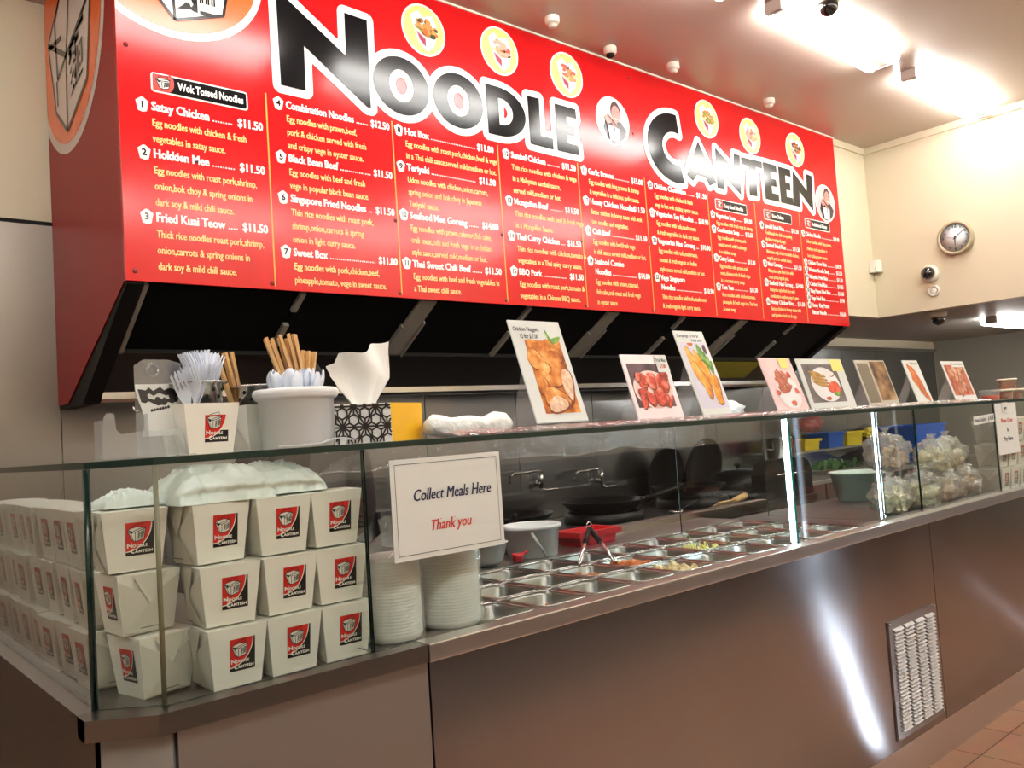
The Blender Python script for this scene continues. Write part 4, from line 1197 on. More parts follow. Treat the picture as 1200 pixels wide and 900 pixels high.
# carton with a steel cup of forks, second one with chopsticks behind the bucket
def cutlery_carton(x, y, rz, label, lab_side=True):
    t = thing('cutlery_carton', label, 'cutlery holder', (x, y, SZ), None, rz)
    mb = MB(); th = .0016
    o = [(-CB, -CB, 0), (CB, -CB, 0), (CB, CB, 0), (-CB, CB, 0), (-CT, -CT, .098), (CT, -CT, .098), (CT, CT, .098), (-CT, CT, .098)]
    inn = [(a * .97, b * .97, max(c_, .002)) for a, b, c_ in o]
    mb.add(o, [(3, 2, 1, 0), (0, 1, 5, 4), (2, 3, 7, 6), (1, 2, 6, 5), (3, 0, 4, 7)])
    mb.add(inn, [(0, 1, 2, 3), (4, 5, 1, 0), (6, 7, 3, 2), (5, 6, 2, 1), (7, 4, 0, 3)])
    mb.add([o[4], o[5], o[6], o[7], inn[4], inn[5], inn[6], inn[7]], [(0, 1, 5, 4), (1, 2, 6, 5), (2, 3, 7, 6), (3, 0, 4, 7)])
    obj('carton_body', mb, CARD, t, local=True, fix=False)
    for s in (-1, 1):
        mb = MB()
        def g(v, z, lift=0.0):
            hw = CB + (CT - CB) * z / CH
            return (s * (hw + .0008 + lift), v * hw, z)
        mb.add([g(-.95, .004), g(.95, .004), g(0, .062, .004)], [(0, 1, 2)])
        obj('gusset_flap', mb, FOLD, t, local=True, fix=False)
    def lf(u, v, k):
        hw = CB + (CT - CB) * v / CH
        return (u, -hw - .0006 - .0004 * k, v)
    obj('printed_label', label_art(.010, .052, .049, .0595, lf), [LABEL_RED, LABEL_BLACK, CARD], t, local=True, fix=False)
    prof = [(.036, .004), (.042, .03), (.049, .137), (.058, .139), (.0585, .141), (.0575, .1425), (.0475, .1405), (.0415, .035), (.035, .008), (0, .007)]
    cup = obj('steel_cup', MB().lathe(prof, n=32), CHROME, t, local=True)
    mb = MB()
    for row, zz in ((0, .112), (1, .126)):
        for k in range(10):
            a = 6.2832 * (k + .5 * row) / 10 + .2
            r = .0485 + (zz - .137) * .065 + .0003
            M = Matrix.Translation((r * math.cos(a), r * math.sin(a), zz)) @ Matrix.Rotation(a, 4, 'Z') @ Matrix.Rotation(math.pi / 2, 4, 'Y')
            mb.lathe([(0, .0006), (.0042, .0004), (.0044, 0)], n=10, M=M)
    obj('drain_holes', mb, IRON, cup, local=True)
    return t
cutlery_carton(.628, 1.675, .12, 'white printed carton holding a steel cup full of plastic forks')
cutlery_carton(.800, 1.780, .05, 'carton and steel cup of chopsticks half hidden behind the white bucket')
def fork_mesh():
    mb = MB(); th = .0014
    def bend(x, z):
        return .010 * math.sin(max(0, z - .09) / .07 * 2.6) if z > .09 else 0
    out = [(-.0045, 0), (.0045, 0), (.0040, .05), (.0030, .095), (.0080, .106), (.0125, .120), (.0138, .135)]
    n = 4; w_ = .0276; tw = w_ / (n + (n - 1) * .55); x = w_ / 2
    tines = []
    xs_ = [w_ / 2 - i * tw * 1.55 for i in range(n)]
    for i, xr in enumerate(xs_):
        tines += [(xr, .136), (xr - tw * .25, .164), (xr - tw * .75, .164), (xr - tw, .136)]
        if i < n - 1: tines += [(xr - tw * 1.28, .129)]
    out += tines + [(-.0125, .120), (-.0080, .106), (-.0030, .095), (-.0040, .05)]
    mb.prism(out, lambda u, v, k: (u, bend(u, v) + (th if k else 0), v))
    return mb
fork0 = tag(obj('plastic_fork', fork_mesh(), FORK_PL), 'white plastic fork standing in the steel cup with the others', 'fork', 'plastic forks in the steel cup')
rr = random.Random(21)
nf = 0
# three nested bunches: low left, tall right, short front
for n_f, bx0, lean0, dl, z0_, dz_, ybase in ((16, .012, (-.27, -.04), (.016, .016), SZ + .012, .0015, -.012), (20, .010, (.02, .03), (.030, .014), SZ + .040, .0006, -.002), (12, .000, (.0, -.20), (.036, .004), SZ + .012, .0004, -.018)):
    for k in range(n_f):
        t_ = k - (n_f - 1) / 2
        d = Vector((lean0[0] + dl[0] * t_ + rr.uniform(-.012, .012), lean0[1] + dl[1] * t_ + rr.uniform(-.015, .015), 1)).normalized()
        q = d.to_track_quat('Z', 'Y').to_matrix().to_4x4() @ Matrix.Rotation(rr.uniform(-.25, .25) + (.5 if lean0[0] < -.1 else -.15), 4, 'Z')
        base = Vector((.628 + bx0 + t_ * .0014, 1.675 + ybase + t_ * .0020, z0_ + dz_ * t_ + rr.uniform(-.004, .004) + (.022 if (k == 3 and z0_ > SZ + .05) else 0)))
        o = fork0 if nf == 0 else fork0.copy()
        if nf: C.objects.link(o)
        o.matrix_world = Matrix.Translation(base) @ q
        nf += 1
ff = fork0.copy(); C.objects.link(ff)
ff.matrix_world = Matrix.Translation((.735, 1.552, SZ + .0045)) @ Matrix.Rotation(math.pi / 2 - .04, 4, 'Z') @ Matrix.Rotation(math.pi / 2, 4, 'X') 
ff['label'] = 'single white plastic fork lying flat at the front edge of the glass shelf'; del ff['group']

# chopsticks
def chop_mesh():
    mb = MB()
    for s in (-1, 1):
        a, b = .0040, .0032
        vs = [(s * .0043 + x * a, y * a, 0) for x, y in ((-1, -1), (1, -1), (1, 1), (-1, 1))] + [(s * .0043 + x * b, y * b, .205) for x, y in ((-1, -1), (1, -1), (1, 1), (-1, 1))]
        mb.add(vs, [(3, 2, 1, 0), (4, 5, 6, 7), (0, 1, 5, 4), (1, 2, 6, 5), (2, 3, 7, 6), (3, 0, 4, 7)])
    return mb
CL = ('joined pair of wooden chopsticks in the bundle standing in the white bucket', 'joined pair of wooden chopsticks in the steel cup behind the bucket')
chop0 = tag(obj('chopstick_pair', chop_mesh(), WOOD), CL[0], 'chopsticks', 'wooden chopsticks in the white bucket')
rr = random.Random(4)
for k in range(18):
    if k < 12:      # main bundle, tops to the left
        lx = -.34 + k * .020 + rr.uniform(-.02, .02); p = (.836 + k * .0026, 1.655 + ((k * 7) % 5 - 2) * .007, SZ + .034 + (k % 3) * .004); ly = .10 + rr.uniform(-.03, .03)
    elif k < 15:    # three leaning right
        lx = .14 + (k - 12) * .05; p = (.838 + (k - 12) * .005, 1.672, SZ + .010); ly = .10
    else:           # the cup behind
        lx = -.26 + (k - 15) * .05; p = (.770 + (k - 15) * .006, 1.79, SZ + .016); ly = rr.uniform(-.04, .04)
    d = Vector((lx, ly, 1)).normalized()
    q = d.to_track_quat('Z', 'Y').to_matrix().to_4x4() @ Matrix.Rotation(rr.uniform(-.3, .3), 4, 'Z')
    o = chop0 if k == 0 else chop0.copy()
    if k: C.objects.link(o)
    if k >= 15: o['label'] = CL[1]; o['group'] = 'wooden chopsticks in the steel cup'
    o.matrix_world = Matrix.Translation(p) @ q

# white bucket of spoons
bx, by = .822, 1.640
t = thing('white_bucket', 'round white plastic bucket packed with plastic spoons', 'bucket', (bx, by, SZ))
prof = [(.070, 0), (.0735, .002), (.0775, .10), (.083, .102), (.0865, .106), (.0875, .112), (.0860, .118), (.0820, .120), (.0775, .116), (.0755, .106), (.0715, .006), (0, .005)]
obj('pail', MB().lathe(prof, (bx, by, SZ), n=48), WHITE_PL, t)
obj('rim', MB().lathe([(.0850, .106), (.0885, .111), (.0880, .119), (.0840, .1225), (.0800, .121)], (bx, by, SZ), n=48, cap=False), WHITE_PL, t)
def spoon_mesh():
    mb = MB(); n = 12; th = .0012
    out = [(-.0045, 0), (.0045, 0), (.0038, .05), (.0030, .100)] + [(.0155 * math.sin(math.pi * i / 10) ** .7 if 0 < i < 10 else .003, .100 + .048 * i / 10) for i in range(1, 10)]
    full = out + [(0, .149)] + [(-p[0], p[1]) for p in reversed(out)]
    full = [p for i, p in enumerate(full) if i == 0 or p != full[i - 1]][:-1]
    def z_(u, v): return -.006 * max(0, 1 - ((v - .124) / .026) ** 2) * max(0, 1 - (u / .017) ** 2) if v > .098 else 0
    # grid bowl + handle
    vs = []; rows = []
    for v, hw in [(0, .0045), (.03, .0042), (.06, .0036), (.09, .003), (.1, .0036)] + [(.100 + .049 * i / 9, .0158 * math.sin(math.pi * min(.97, .12 + i / 10.5)) ** .8) for i in range(1, 10)]:
        rows.append([(u * hw, v) for u in (-1, -.5, 0, .5, 1)])
    vs = [(u, z_(u, v), v) for r in rows for u, v in r] + [(u, z_(u, v) + th, v) for r in rows for u, v in r]
    R = len(rows); off = R * 5
    fs = []
    for j in range(R - 1):
        for i in range(4):
            a = j * 5 + i
            fs += [(a, a + 1, a + 6, a + 5), (off + a, off + a + 5, off + a + 6, off + a + 1)]
        fs += [(j * 5, j * 5 + 5, off + j * 5 + 5, off + j * 5), (j * 5 + 4, off + j * 5 + 4, off + j * 5 + 9, j * 5 + 9)]
    mb.add(vs, fs, 0, True)
    return mb
spoon0 = tag(obj('plastic_spoon', spoon_mesh(), FORK_PL), 'white plastic spoon standing in the white bucket with the others', 'spoon', 'plastic spoons in the white bucket')
rr = random.Random(31); ns = 0
for k in range(70):
    a = rr.uniform(0, 6.28); q = rr.random() ** .5
    px = bx + math.cos(a) * q * .052; py = by + math.sin(a) * q * .050
    lx = (px - bx) * 3.6 + rr.uniform(-.10, .10); ly = (py - by) * 3.2 + rr.uniform(-.10, .10)
    d = Vector((lx, ly, 1)).normalized()
    qm = d.to_track_quat('Z', 'Y').to_matrix().to_4x4() @ Matrix.Rotation(rr.uniform(-1.2, 1.2), 4, 'Z')
    zb = SZ + .007 + rr.uniform(0, .012)
    o = spoon0 if ns == 0 else spoon0.copy()
    if ns: C.objects.link(o)
    o.matrix_world = Matrix.Translation((bx + (px - bx) * .55, by + (py - by) * .55, zb)) @ qm
    ns += 1

# tissue box
t = thing('tissue_box', 'tissue box with a black star pattern and one bright yellow end', 'tissue box', (1.03, 1.66, SZ))
bw = .11
p0 = Vector((1.000, 1.583)); ang = -.20                      # near corner, turned so two faces show
dx = Vector((math.cos(.62), -math.sin(.62) * .0 + .12)).normalized()
def tb(u, v, z):     # u along the patterned face to the left, v depth
    return (1.045 - .135 * u * math.cos(.10) + .0 * v + .128 * v * .93, 1.625 + .135 * u * .14 + .128 * v * .40, SZ + z)
TBH = .088
vs = [tb(u, v, z) for z in (0, TBH) for u, v in ((0, 0), (1, 0), (1, 1), (0, 1))]
obj('carton_body', MB().add(vs, [(0, 1, 2, 3), (4, 5, 6, 7), (0, 1, 5, 4), (1, 2, 6, 5), (2, 3, 7, 6)]), pmat('tissue_carton_white', rgb(216, 218, 222), .45), t)
obj('yellow_end', MB().add([tb(0, 0, 0), tb(0, 1, 0), tb(0, 1, TBH), tb(0, 0, TBH)], [(0, 1, 2, 3)]).add([tb(-.006, .0, TBH * .38), tb(-.006, 1, TBH * .38), tb(-.006, 1, TBH), tb(-.006, 0, TBH), tb(0, 0, TBH * .38), tb(0, 1, TBH * .38), tb(0, 1, TBH), tb(0, 0, TBH)], [(0, 1, 2, 3), (0, 4, 5, 1), (0, 3, 7, 4), (1, 5, 6, 2)]), YELLOW, t)
mb = MB()
def pf(u, v):
    p = tb(u, 0, v * TBH); return (p[0] - .0008 * .14, p[1] - .0010, p[2])
cn = [0]
def stroke(a, b, wd=.0145):
    A = Vector((a[0] * 1.53, a[1])); B = Vector((b[0] * 1.53, b[1])); d = (B - A).normalized(); nn = Vector((-d.y, d.x)) * wd * 1.5
    cn[0] += 1
    def f2(p): 
        q = pf(p.x / 1.53, p.y); return (q[0], q[1] - .00001 * cn[0], q[2])
    mb.add([f2(A + nn), f2(A - nn), f2(B - nn), f2(B + nn)], [(0, 1, 2, 3)])
def clip_st(a, b):
    # keep inside the face
    a = Vector(a); b = Vector(b); t0, t1 = 0.0, 1.0; d = b - a
    for ax in (0, 1):
        if abs(d[ax]) < 1e-9:
            if not 0 <= a[ax] <= 1: return
            continue
        ta, tb_ = (0.012 - a[ax]) / d[ax], (0.988 - a[ax]) / d[ax]
        if ta > tb_: ta, tb_ = tb_, ta
        t0, t1 = max(t0, ta), min(t1, tb_)
    if t1 - t0 > .02: stroke(a + d * t0, a + d * t1)
for cx, cy in ((.08, .42), (.47, .42), (.86, .42), (.275, .94), (.665, .94), (-.115, .94), (1.055, .94), (.275, -.10), (.665, -.10), (-.115, -.10), (1.055, -.10)):
    for k in range(12):
        a = 6.2832 * k / 12 + math.pi / 2
        r = .345 if k % 2 else .20
        clip_st((cx, cy), (cx + r / 1.53 * math.cos(a), cy + r * math.sin(a)))
    for k in range(0, 12, 2):
        a = 6.2832 * k / 12 + math.pi / 2
        P = (cx + .20 / 1.53 * math.cos(a), cy + .20 * math.sin(a))
        for e in (a + .5236, a - .5236): clip_st(P, (cx + .345 / 1.53 * math.cos(e), cy + .345 * math.sin(e)))
obj('star_pattern', mb, LABEL_BLACK, t, fix=False)
mb = MB()
def tis(u, v):
    a = (u - .5)
    x = .985 + a * (.115 + .05 * v) + .030 * v + .012 * math.sin(v * 4)
    y = 1.685 + .022 * math.sin(u * 7 + v * 2) * (.4 + v) + .02 * v
    z = SZ + TBH - .004 + v * (.105 + .045 * (u ** 1.5) - (.02 if u < .1 else 0)) + .006 * math.sin(u * 11)
    pinch = .45 + .55 * min(1, v * 2.2)
    return Vector((1.018 + (x - .995) * pinch, y, z + .012 * v))
vs, fs = sheet(None, tis, 22, 16); mb.add(vs, fs, 0, True)
def tis2(u, v):
    p = tis(u, v * .8); return Vector((p.x + .008, p.y + .018 + .008 * math.sin(u * 5), p.z))
vs, fs = sheet(None, tis2, 22, 14); mb.add(vs, fs, 0, True)
obj('tissue', mb, TISSUE, t, fix=False)

# rolled white bags on the shelf, plastic film laid under the cards
mb = MB()
pts = [(1.155 + .25 * i / 12, 1.640 + .006 * math.sin(i), SZ + .026 + .004 * math.sin(i * 1.3)) for i in range(13)]
mb.tube(pts, [.016, .024, .026, .025, .0235, .0225, .022, .0225, .024, .0265, .0265, .024, .012], n=18)
mb.v = [v + Vector((0, 1, 1)) * .006 * mnoise.noise(v * 45) for v in mb.v]
mb.v = [Vector((v.x, v.y, max(v.z, SZ + .0005))) for v in mb.v]
centre(tag(obj('bag_roll', mb, pmat('roll_plastic', rgb(236, 240, 242), .3, bump=.5, bscale=60)), 'roll of white plastic bags lying on the shelf beside the tissue box', 'bag roll'))
mb = MB()
def film(u, v):
    x = 1.135 + 3.10 * u; y = 1.500 + .33 * v
    z = SZ + .0035 + .011 * (1 if v > .16 else v / .16) + .0030 * mnoise.noise(Vector((x * 22, y * 30, 0))) + .002 * mnoise.noise(Vector((x * 60, y * 60, 3)))
    return Vector((x, y, z))
vs, fs = sheet(None, film, 220, 16); mb.add(vs, fs, 0, True)
def film2(u, v):
    p = film(u, v); return Vector((p.x, p.y, SZ + .0005))
vs, fs = sheet(None, film2, 60, 4); mb.add(vs, fs, 0, True)
centre(tag(obj('film_runner', mb, FILM, fix=False), 'crinkled clear plastic film laid along the shelf under the photo cards', 'plastic film'))
# loose film hanging from the rear edge of the glass shelf
mb = MB()
def hang(u, v):
    x = 1.0 + 1.62 * u
    drop = .065 + .03 * mnoise.noise(Vector((x * 2.2, 0, 1))) + .010 * mnoise.noise(Vector((x * 9, 4, 1)))
    return Vector((x, 1.932 + .012 * v + .012 * mnoise.noise(Vector((x * 7, v * 2, 2))) * v, 1.3455 - drop * v))
vs, fs = sheet(None, hang, 90, 6); mb.add(vs, fs, 0, True)
mb.tube([hang(i / 60, 1.0) for i in range(61)], .0022, n=6)
centre(tag(obj('film_strip', mb, FILM, fix=False), 'clear plastic film strip hanging from the rear edge of the glass shelf', 'plastic film'))

mb = MB(); vs, fs = lump((2.50, 1.745, SZ + .030), (.075, .045, .030), 33, amp=.3, flat_bottom=SZ + .017); mb.add(vs, fs, 0, True)
centre(tag(obj('plastic_bag', mb, pmat('roll_plastic', rgb(236, 240, 242), .3, bump=.5, bscale=60)), 'crumpled white plastic bag on the shelf beside the pink prawn card', 'plastic bag'))

# photo cards
PH_N = {}
def photo_mat(name, *stops, scale=10, rough=.5, seed=0.0):
    m = bpy.data.materials.new(name); m.use_nodes = True
    nt = m.node_tree; N = nt.nodes; L = nt.links; p = N['Principled BSDF']
    tc = N.new('ShaderNodeTexCoord'); mp = N.new('ShaderNodeMapping'); mp.inputs['Location'].default_value = (seed, seed * 2, seed)
    L.new(tc.outputs['Object'], mp.inputs[0])
    nz = N.new('ShaderNodeTexNoise'); nz.inputs['Scale'].default_value = scale; nz.inputs['Detail'].default_value = 8
    L.new(mp.outputs[0], nz.inputs[0])
    cr = N.new('ShaderNodeValToRGB')
    e = cr.color_ramp.elements
    while len(e) < len(stops): e.new(.5)
    for i, c_ in enumerate(stops):
        e[i].position = .32 + .36 * i / (len(stops) - 1); e[i].color = rgb(*c_)
    L.new(nz.outputs['Fac'], cr.inputs[0]); L.new(cr.outputs[0], p.inputs['Base Color'])
    p.inputs['Roughness'].default_value = rough; p.inputs['Specular IOR Level'].default_value = .25
    return m
def photo_card(label, xb, xe, zb, zt, ylean, yb=1.62, frame=PAPER, holder=True):
    """leaning acrylic-backed photo card; returns thing and a mapping u, v in 0..1"""
    t = thing('photo_card', label, 'photo card', ((xb + xe) / 2, yb, zb), 'food photo cards on the shelf')
    n = Vector((0, -(zt - zb), ylean)).normalized()
    def fn(k):
        return lambda u, v: tuple(Vector((xb + (xe - xb) * u, yb + ylean * v, zb + (zt - zb) * v)) + n * .0006 * k)
    def th(u, v, k): return tuple(Vector(fn(0)(u, v)) - n * (.004 if k else 0))
    obj('card', MB().prism([(0, 0), (1, 0), (1, 1), (0, 1)], th), frame, t)
    if holder:
        mb = MB()
        mb.add([(xb, yb - .035, zb - .001), (xe, yb - .035, zb - .001), (xe, yb + .012, zb - .001), (xb, yb + .012, zb - .001), (xb, yb - .035, zb + .002), (xe, yb - .035, zb + .002), (xe, yb + .012, zb + .002), (xb, yb + .012, zb + .002)],
               [(3, 2, 1, 0), (4, 5, 6, 7), (0, 1, 5, 4), (1, 2, 6, 5), (2, 3, 7, 6), (3, 0, 4, 7)])
        # rear strut
        q = Vector(fn(0)(.5, .75)) - n * .005
        hw = (xe - xb) * .28
        mb.add([(q.x - hw, q.y, q.z), (q.x + hw, q.y, q.z), (q.x + hw, yb + ylean + .055, zb), (q.x - hw, yb + ylean + .055, zb)], [(0, 1, 2, 3)])
        obj('acrylic_stand', mb, ACRYL, t, fix=False)
    return t, fn
def rect(u0, u1, v0, v1): return [[(u0, v0), (u1, v0), (u1, v1), (u0, v1)]]
def blobs(mb, fn, items, k0=2, n=14, dark=None):
    if dark is not None:
        items = [q for u, v, ru, rv, rot, mi in items for q in ((u + .012, v - .010, ru * 1.10, rv * 1.10, rot, dark), (u, v, ru, rv, rot, mi))]
    for i, (u, v, ru, rv, rot, mi) in enumerate(items):
        c_, s_ = math.cos(rot), math.sin(rot)
        loop = []
        for j in range(n):
            a = 6.2832 * j / n
            w_ = 1 + .10 * math.sin(3 * a + i // (2 if dark is not None else 1))
            x, y = ru * math.cos(a) * w_, rv * math.sin(a) * w_
            loop.append((min(.985, max(.015, u + x * c_ - y * s_)), min(.99, max(.01, v + x * s_ + y * c_))))
        mb.flat([loop], fn(k0 + i * .08), mi)
GAP = photo_mat('photo_gap', (120, 52, 18), (150, 76, 30), scale=20)
NUG = photo_mat('photo_nugget', (158, 78, 22), (216, 128, 48), (240, 176, 96), scale=28)
NUG2 = photo_mat('photo_nugget_light', (184, 96, 34), (228, 146, 62), (246, 200, 130), scale=30, seed=3)
MEAT = photo_mat('photo_cut_meat', (214, 160, 120), (244, 220, 196), scale=60)
LEAF = photo_mat('photo_leaf', (70, 120, 40), (150, 190, 90), scale=50)
REDW = photo_mat('photo_red_fried', (150, 34, 22), (222, 84, 62), (246, 150, 130), scale=34)
PLUM = photo_mat('photo_plum', (70, 50, 60), (130, 96, 104), scale=12)
PINK = photo_mat('photo_pink_cloth', (232, 190, 190), (246, 222, 222), scale=6)
TEND = photo_mat('photo_tender', (196, 112, 26), (232, 158, 50), (244, 190, 96), scale=22)
LAV = photo_mat('photo_lavender', (206, 200, 220), (230, 226, 236), scale=5)
SHR = photo_mat('photo_prawn', (150, 74, 54), (206, 120, 92), scale=30)
PLATE = photo_mat('photo_plate', (226, 222, 224), (242, 240, 242), scale=8)
GREYW = photo_mat('photo_grey_wood', (96, 88, 90), (128, 118, 118), scale=14)
ROLL = photo_mat('photo_spring_roll', (160, 116, 56), (206, 164, 96), scale=30)
SAUCE = photo_mat('photo_red_sauce', (206, 70, 46), (232, 112, 86), scale=30)
BROWNF = photo_mat('photo_brown_dish', (70, 50, 34), (150, 112, 76), (196, 170, 130), scale=12)
ORNG = photo_mat('photo_orange_fry', (176, 84, 40), (226, 136, 84), scale=26)
WING = photo_mat('photo_wings', (150, 92, 70), (206, 150, 120), (226, 186, 160), scale=24)
def hand(mb, fn, t, u, v, cap, fit, mi): put_text(mb, t, u, v, cap, fn(1.2), mi, fit=fit, bold=.02, shear=.08)

CZ = SZ + .020
# nuggets
t, fn = photo_card('tallest photo card, golden nuggets with a handwritten price, next to the bag roll', 1.488, 1.679, CZ, 1.664, .094)
mb = MB(); mb.flat(rect(.21, .90, .085, .80), fn(1), 0)
blobs(mb, fn, [(.78, .80, .16, .03, .2, 3), (.70, .825, .10, .025, 2, 3)], 1.3)
blobs(mb, fn, [(.42, .72, .20, .085, -.2, 0), (.70, .70, .17, .08, -.5, 1), (.33, .60, .17, .10, -.4, 1), (.62, .60, .22, .09, .2, 0), (.40, .47, .17, .085, .5, 1), (.64, .45, .24, .10, .3, 0), (.80, .36, .10, .17, -.25, 2), (.30, .36, .1, .1, 0, 0), (.50, .22, .24, .11, -.1, 1), (.50, .17, .19, .075, .1, 2)], 2, dark=4)
obj('photo_print', mb, [NUG, NUG2, MEAT, LEAF, GAP], t, fix=False)
mb = MB(); hand(mb, fn, 'Chicken Nuggets', .05, .895, .040, .50, 0); hand(mb, fn, '12 for $ 7.00', .14, .82, .045, .36, 0)
obj('handwriting', mb, LABEL_BLACK, t, fix=False)
# red fried dish
t, fn = photo_card('photo card of red fried pieces with a taped price slip', 1.891, 2.103, CZ - .010, 1.570, .060, frame=pmat('card_pinkish', rgb(238, 222, 226), .3))
mb = MB(); mb.flat(rect(.07, .90, .19, .86), fn(1), 1)
mb.flat([ell(.50, .46, .42, .29)], fn(1.4), 2)
rr = random.Random(2)
blobs(mb, fn, [(rr.uniform(.20, .80), rr.uniform(.26, .66), rr.uniform(.07, .13), rr.uniform(.05, .09), rr.uniform(0, 3), 0) for _ in range(26)], 2, dark=4)
mb.flat(rect(.72, .99, .72, .985), fn(5), 3)
obj('photo_print', mb, [REDW, PLUM, pmat('photo_pink_plate', rgb(240, 190, 180), .25), PAPER, GAP], t, fix=False)
mb = MB(); put_text(mb, 'Fried Meat', .74, .885, .055, fn(5.6), 0, fit=.22, bold=.02); put_text(mb, '$ 7.00', .78, .785, .06, fn(5.6), 1, fit=.14, bold=.03)
obj('handwriting', mb, [LABEL_BLACK, INK_RED], t, fix=False)
# tenders
t, fn = photo_card('tall narrow photo card of orange crumbed tenders with salad leaves', 2.203, 2.360, CZ - .010, 1.656, .100)
mb = MB(); mb.flat(rect(.05, .95, .09, .86), fn(1), 1)
blobs(mb, fn, [(.62 + i * .06, .76 - i * .05, .06, .10, -.6, 2) for i in range(5)] + [(.84, .78, .06, .06, 0, 3), (.40, .84, .1, .02, 0, 4)], 1.3)
blobs(mb, fn, [(.28, .66, .17, .10, -.9, 0), (.52, .60, .20, .09, -.9, 0), (.34, .48, .20, .10, -.8, 0), (.62, .50, .16, .10, -1.2, 0), (.46, .36, .16, .10, -1.3, 0), (.78, .36, .12, .13, -.3, 0), (.72, .24, .12, .10, -1.0, 0)], 2, dark=5)
obj('photo_print', mb, [TEND, LAV, LEAF, PLUM, ORNG, GAP], t, fix=False)
mb = MB(); hand(mb, fn, 'Dumplings 10 for $7', .06, .925, .035, .75, 0); hand(mb, fn, 'fried only', .50, .872, .032, .36, 0)
obj('handwriting', mb, LABEL_BLACK, t, fix=False)
# prawns on a pink cloth
t, fn = photo_card('pink photo card of a plate of prawns with a blank yellow note', 2.634, 2.839, CZ - .012, 1.566, .069, frame=PINK)
mb = MB(); mb.flat([ell(.55, .36, .36, .30)], fn(1), 1)
blobs(mb, fn, [(.34 + (i % 4) * .085, .66 - (i // 4) * .085 + (i % 2) * .03, .10, .036, 1.3 + i * .37, 0) for i in range(16)] + [(.20, .36, .05, .04, .5, 2), (.80, .38, .05, .05, .5, 2), (.56, .16, .07, .04, 0, 2), (.72, .68, .05, .05, 1, 2)], 1.5, dark=4)
mb.flat(rect(.58, .86, .80, .99), fn(4), 3)
obj('photo_print', mb, [SHR, PLATE, SAUCE, STICKY, photo_mat('photo_prawn_gap', (150, 80, 66), (170, 96, 80), scale=20)], t, fix=False)
# spring rolls
t, fn = photo_card('wide photo card of a white plate of spring rolls on grey boards', 2.858, 3.191, CZ - .012, 1.563, .055)
mb = MB(); mb.flat(rect(.07, .82, .14, .89), fn(1), 1); mb.flat([ell(.47, .49, .31, .34)], fn(1.5), 2)
blobs(mb, fn, [(.36 - .012 * i, .50 + i * .068, .165, .034, -.30, 0) for i in range(4)] + [(.62, .42, .13, .12, 0, 3), (.64, .30, .07, .04, 0, 4), (.42, .22, .05, .03, .3, 3), (.64, .70, .07, .05, 0, 2)], 2, dark=6)
mb.flat(rect(.72, .97, .75, .985), fn(4), 5)
obj('photo_print', mb, [ROLL, GREYW, PLATE, SAUCE, LEAF, STICKY, photo_mat('photo_roll_gap', (120, 84, 44), (150, 110, 60), scale=20)], t, fix=False)
# glossy brown card, two sided wrap
t, fn = photo_card('glossy brown photo card curling in its sleeve, reflecting the lamps', 3.300, 3.560, CZ - .008, 1.560, .055, frame=pmat('card_grey', rgb(190, 184, 172), .12))
mb = MB(); mb.flat(rect(.04, .40, .06, .93), fn(1), 0); mb.flat(rect(.46, .97, .10, .97), fn(1), 1)
obj('photo_print', mb, [pmat('card_dark_brown', rgb(88, 76, 62), .08, coat=.6), BROWNF], t, fix=False)
# orange fry
t, fn = photo_card('narrow white photo card of an orange fried piece, second last of the row', 3.738, 3.888, CZ - .008, 1.562, .058)
mb = MB(); blobs(mb, fn, [(.34, .76, .20, .10, -.6, 0), (.50, .66, .24, .11, -.8, 0), (.42, .52, .24, .12, -.5, 0), (.60, .44, .24, .12, -1.0, 0), (.56, .30, .24, .11, -.7, 0), (.72, .18, .18, .08, -.9, 0)], 1, dark=1)
obj('photo_print', mb, [ORNG, GAP], t, fix=False)
mb = MB(); hand(mb, fn, 'Cutlet $4', .42, .90, .05, .5, 0); obj('handwriting', mb, LABEL_BLACK, t, fix=False)
# wings
t, fn = photo_card('last photo card of the row, pale brown fried wings', 4.135, 4.386, CZ - .008, 1.560, .056)
mb = MB(); mb.flat(rect(.06, .93, .12, .90), fn(1), 0)
rr = random.Random(6)
blobs(mb, fn, [(rr.uniform(.20, .82), rr.uniform(.22, .80), .13, .07, rr.uniform(0, 3), 1) for _ in range(16)], 1.5, dark=3)
mb.flat(rect(.40, .99, .84, .985), fn(4), 2)
obj('photo_print', mb, [SHR, WING, PAPER, GAP], t, fix=False)
mb = MB(); put_text(mb, 'Fried Chicken', .44, .90, .045, fn(4.6), 0, fit=.48); obj('handwriting', mb, LABEL_BLACK, t, fix=False)

# little tubs at the till end
def tub(x, y, z, r, h, label, cm, lid=True):
    t = thing('sauce_tub', label, 'tub', (x, y, z), 'little tubs at the till end')
    obj('clear_tub', MB().lathe([(r * .84, .0006), (r * .86, .001), (r * .99, h), (r * 1.04, h + .001)], (x, y, z), n=28), ACRYL, t)
    obj('filling', MB().lathe([(r * .80, .002), (r * .84, .003), (r * .86 + (r * .08) * .6, h * (.55 if not lid else .86)), (0, h * (.60 if not lid else .88))], (x, y, z), n=24), cm, t)
    obj('lid', MB().lathe([(r * 1.06, h), (r * 1.09, h + .001), (r * 1.09, h + .006), (r * 1.02, h + .008), (r * .9, h + .006), (0, h + .006)], (x, y, z), n=28), ACRYL if not lid else pmat('tub_lid_cream', rgb(226, 214, 190), .4), t)
NUTS = pmat('filling_nuts', rgb(150, 84, 44), .5, var=.5, scale=90, bump=.4, bscale=120)
CHIL = pmat('filling_chilli', rgb(222, 74, 26), .35, var=.2, scale=60)
tub(4.60, 1.640, SZ + .0005, .046, .046, 'clear tub of orange chilli sauce on the shelf at the till end', CHIL, False)
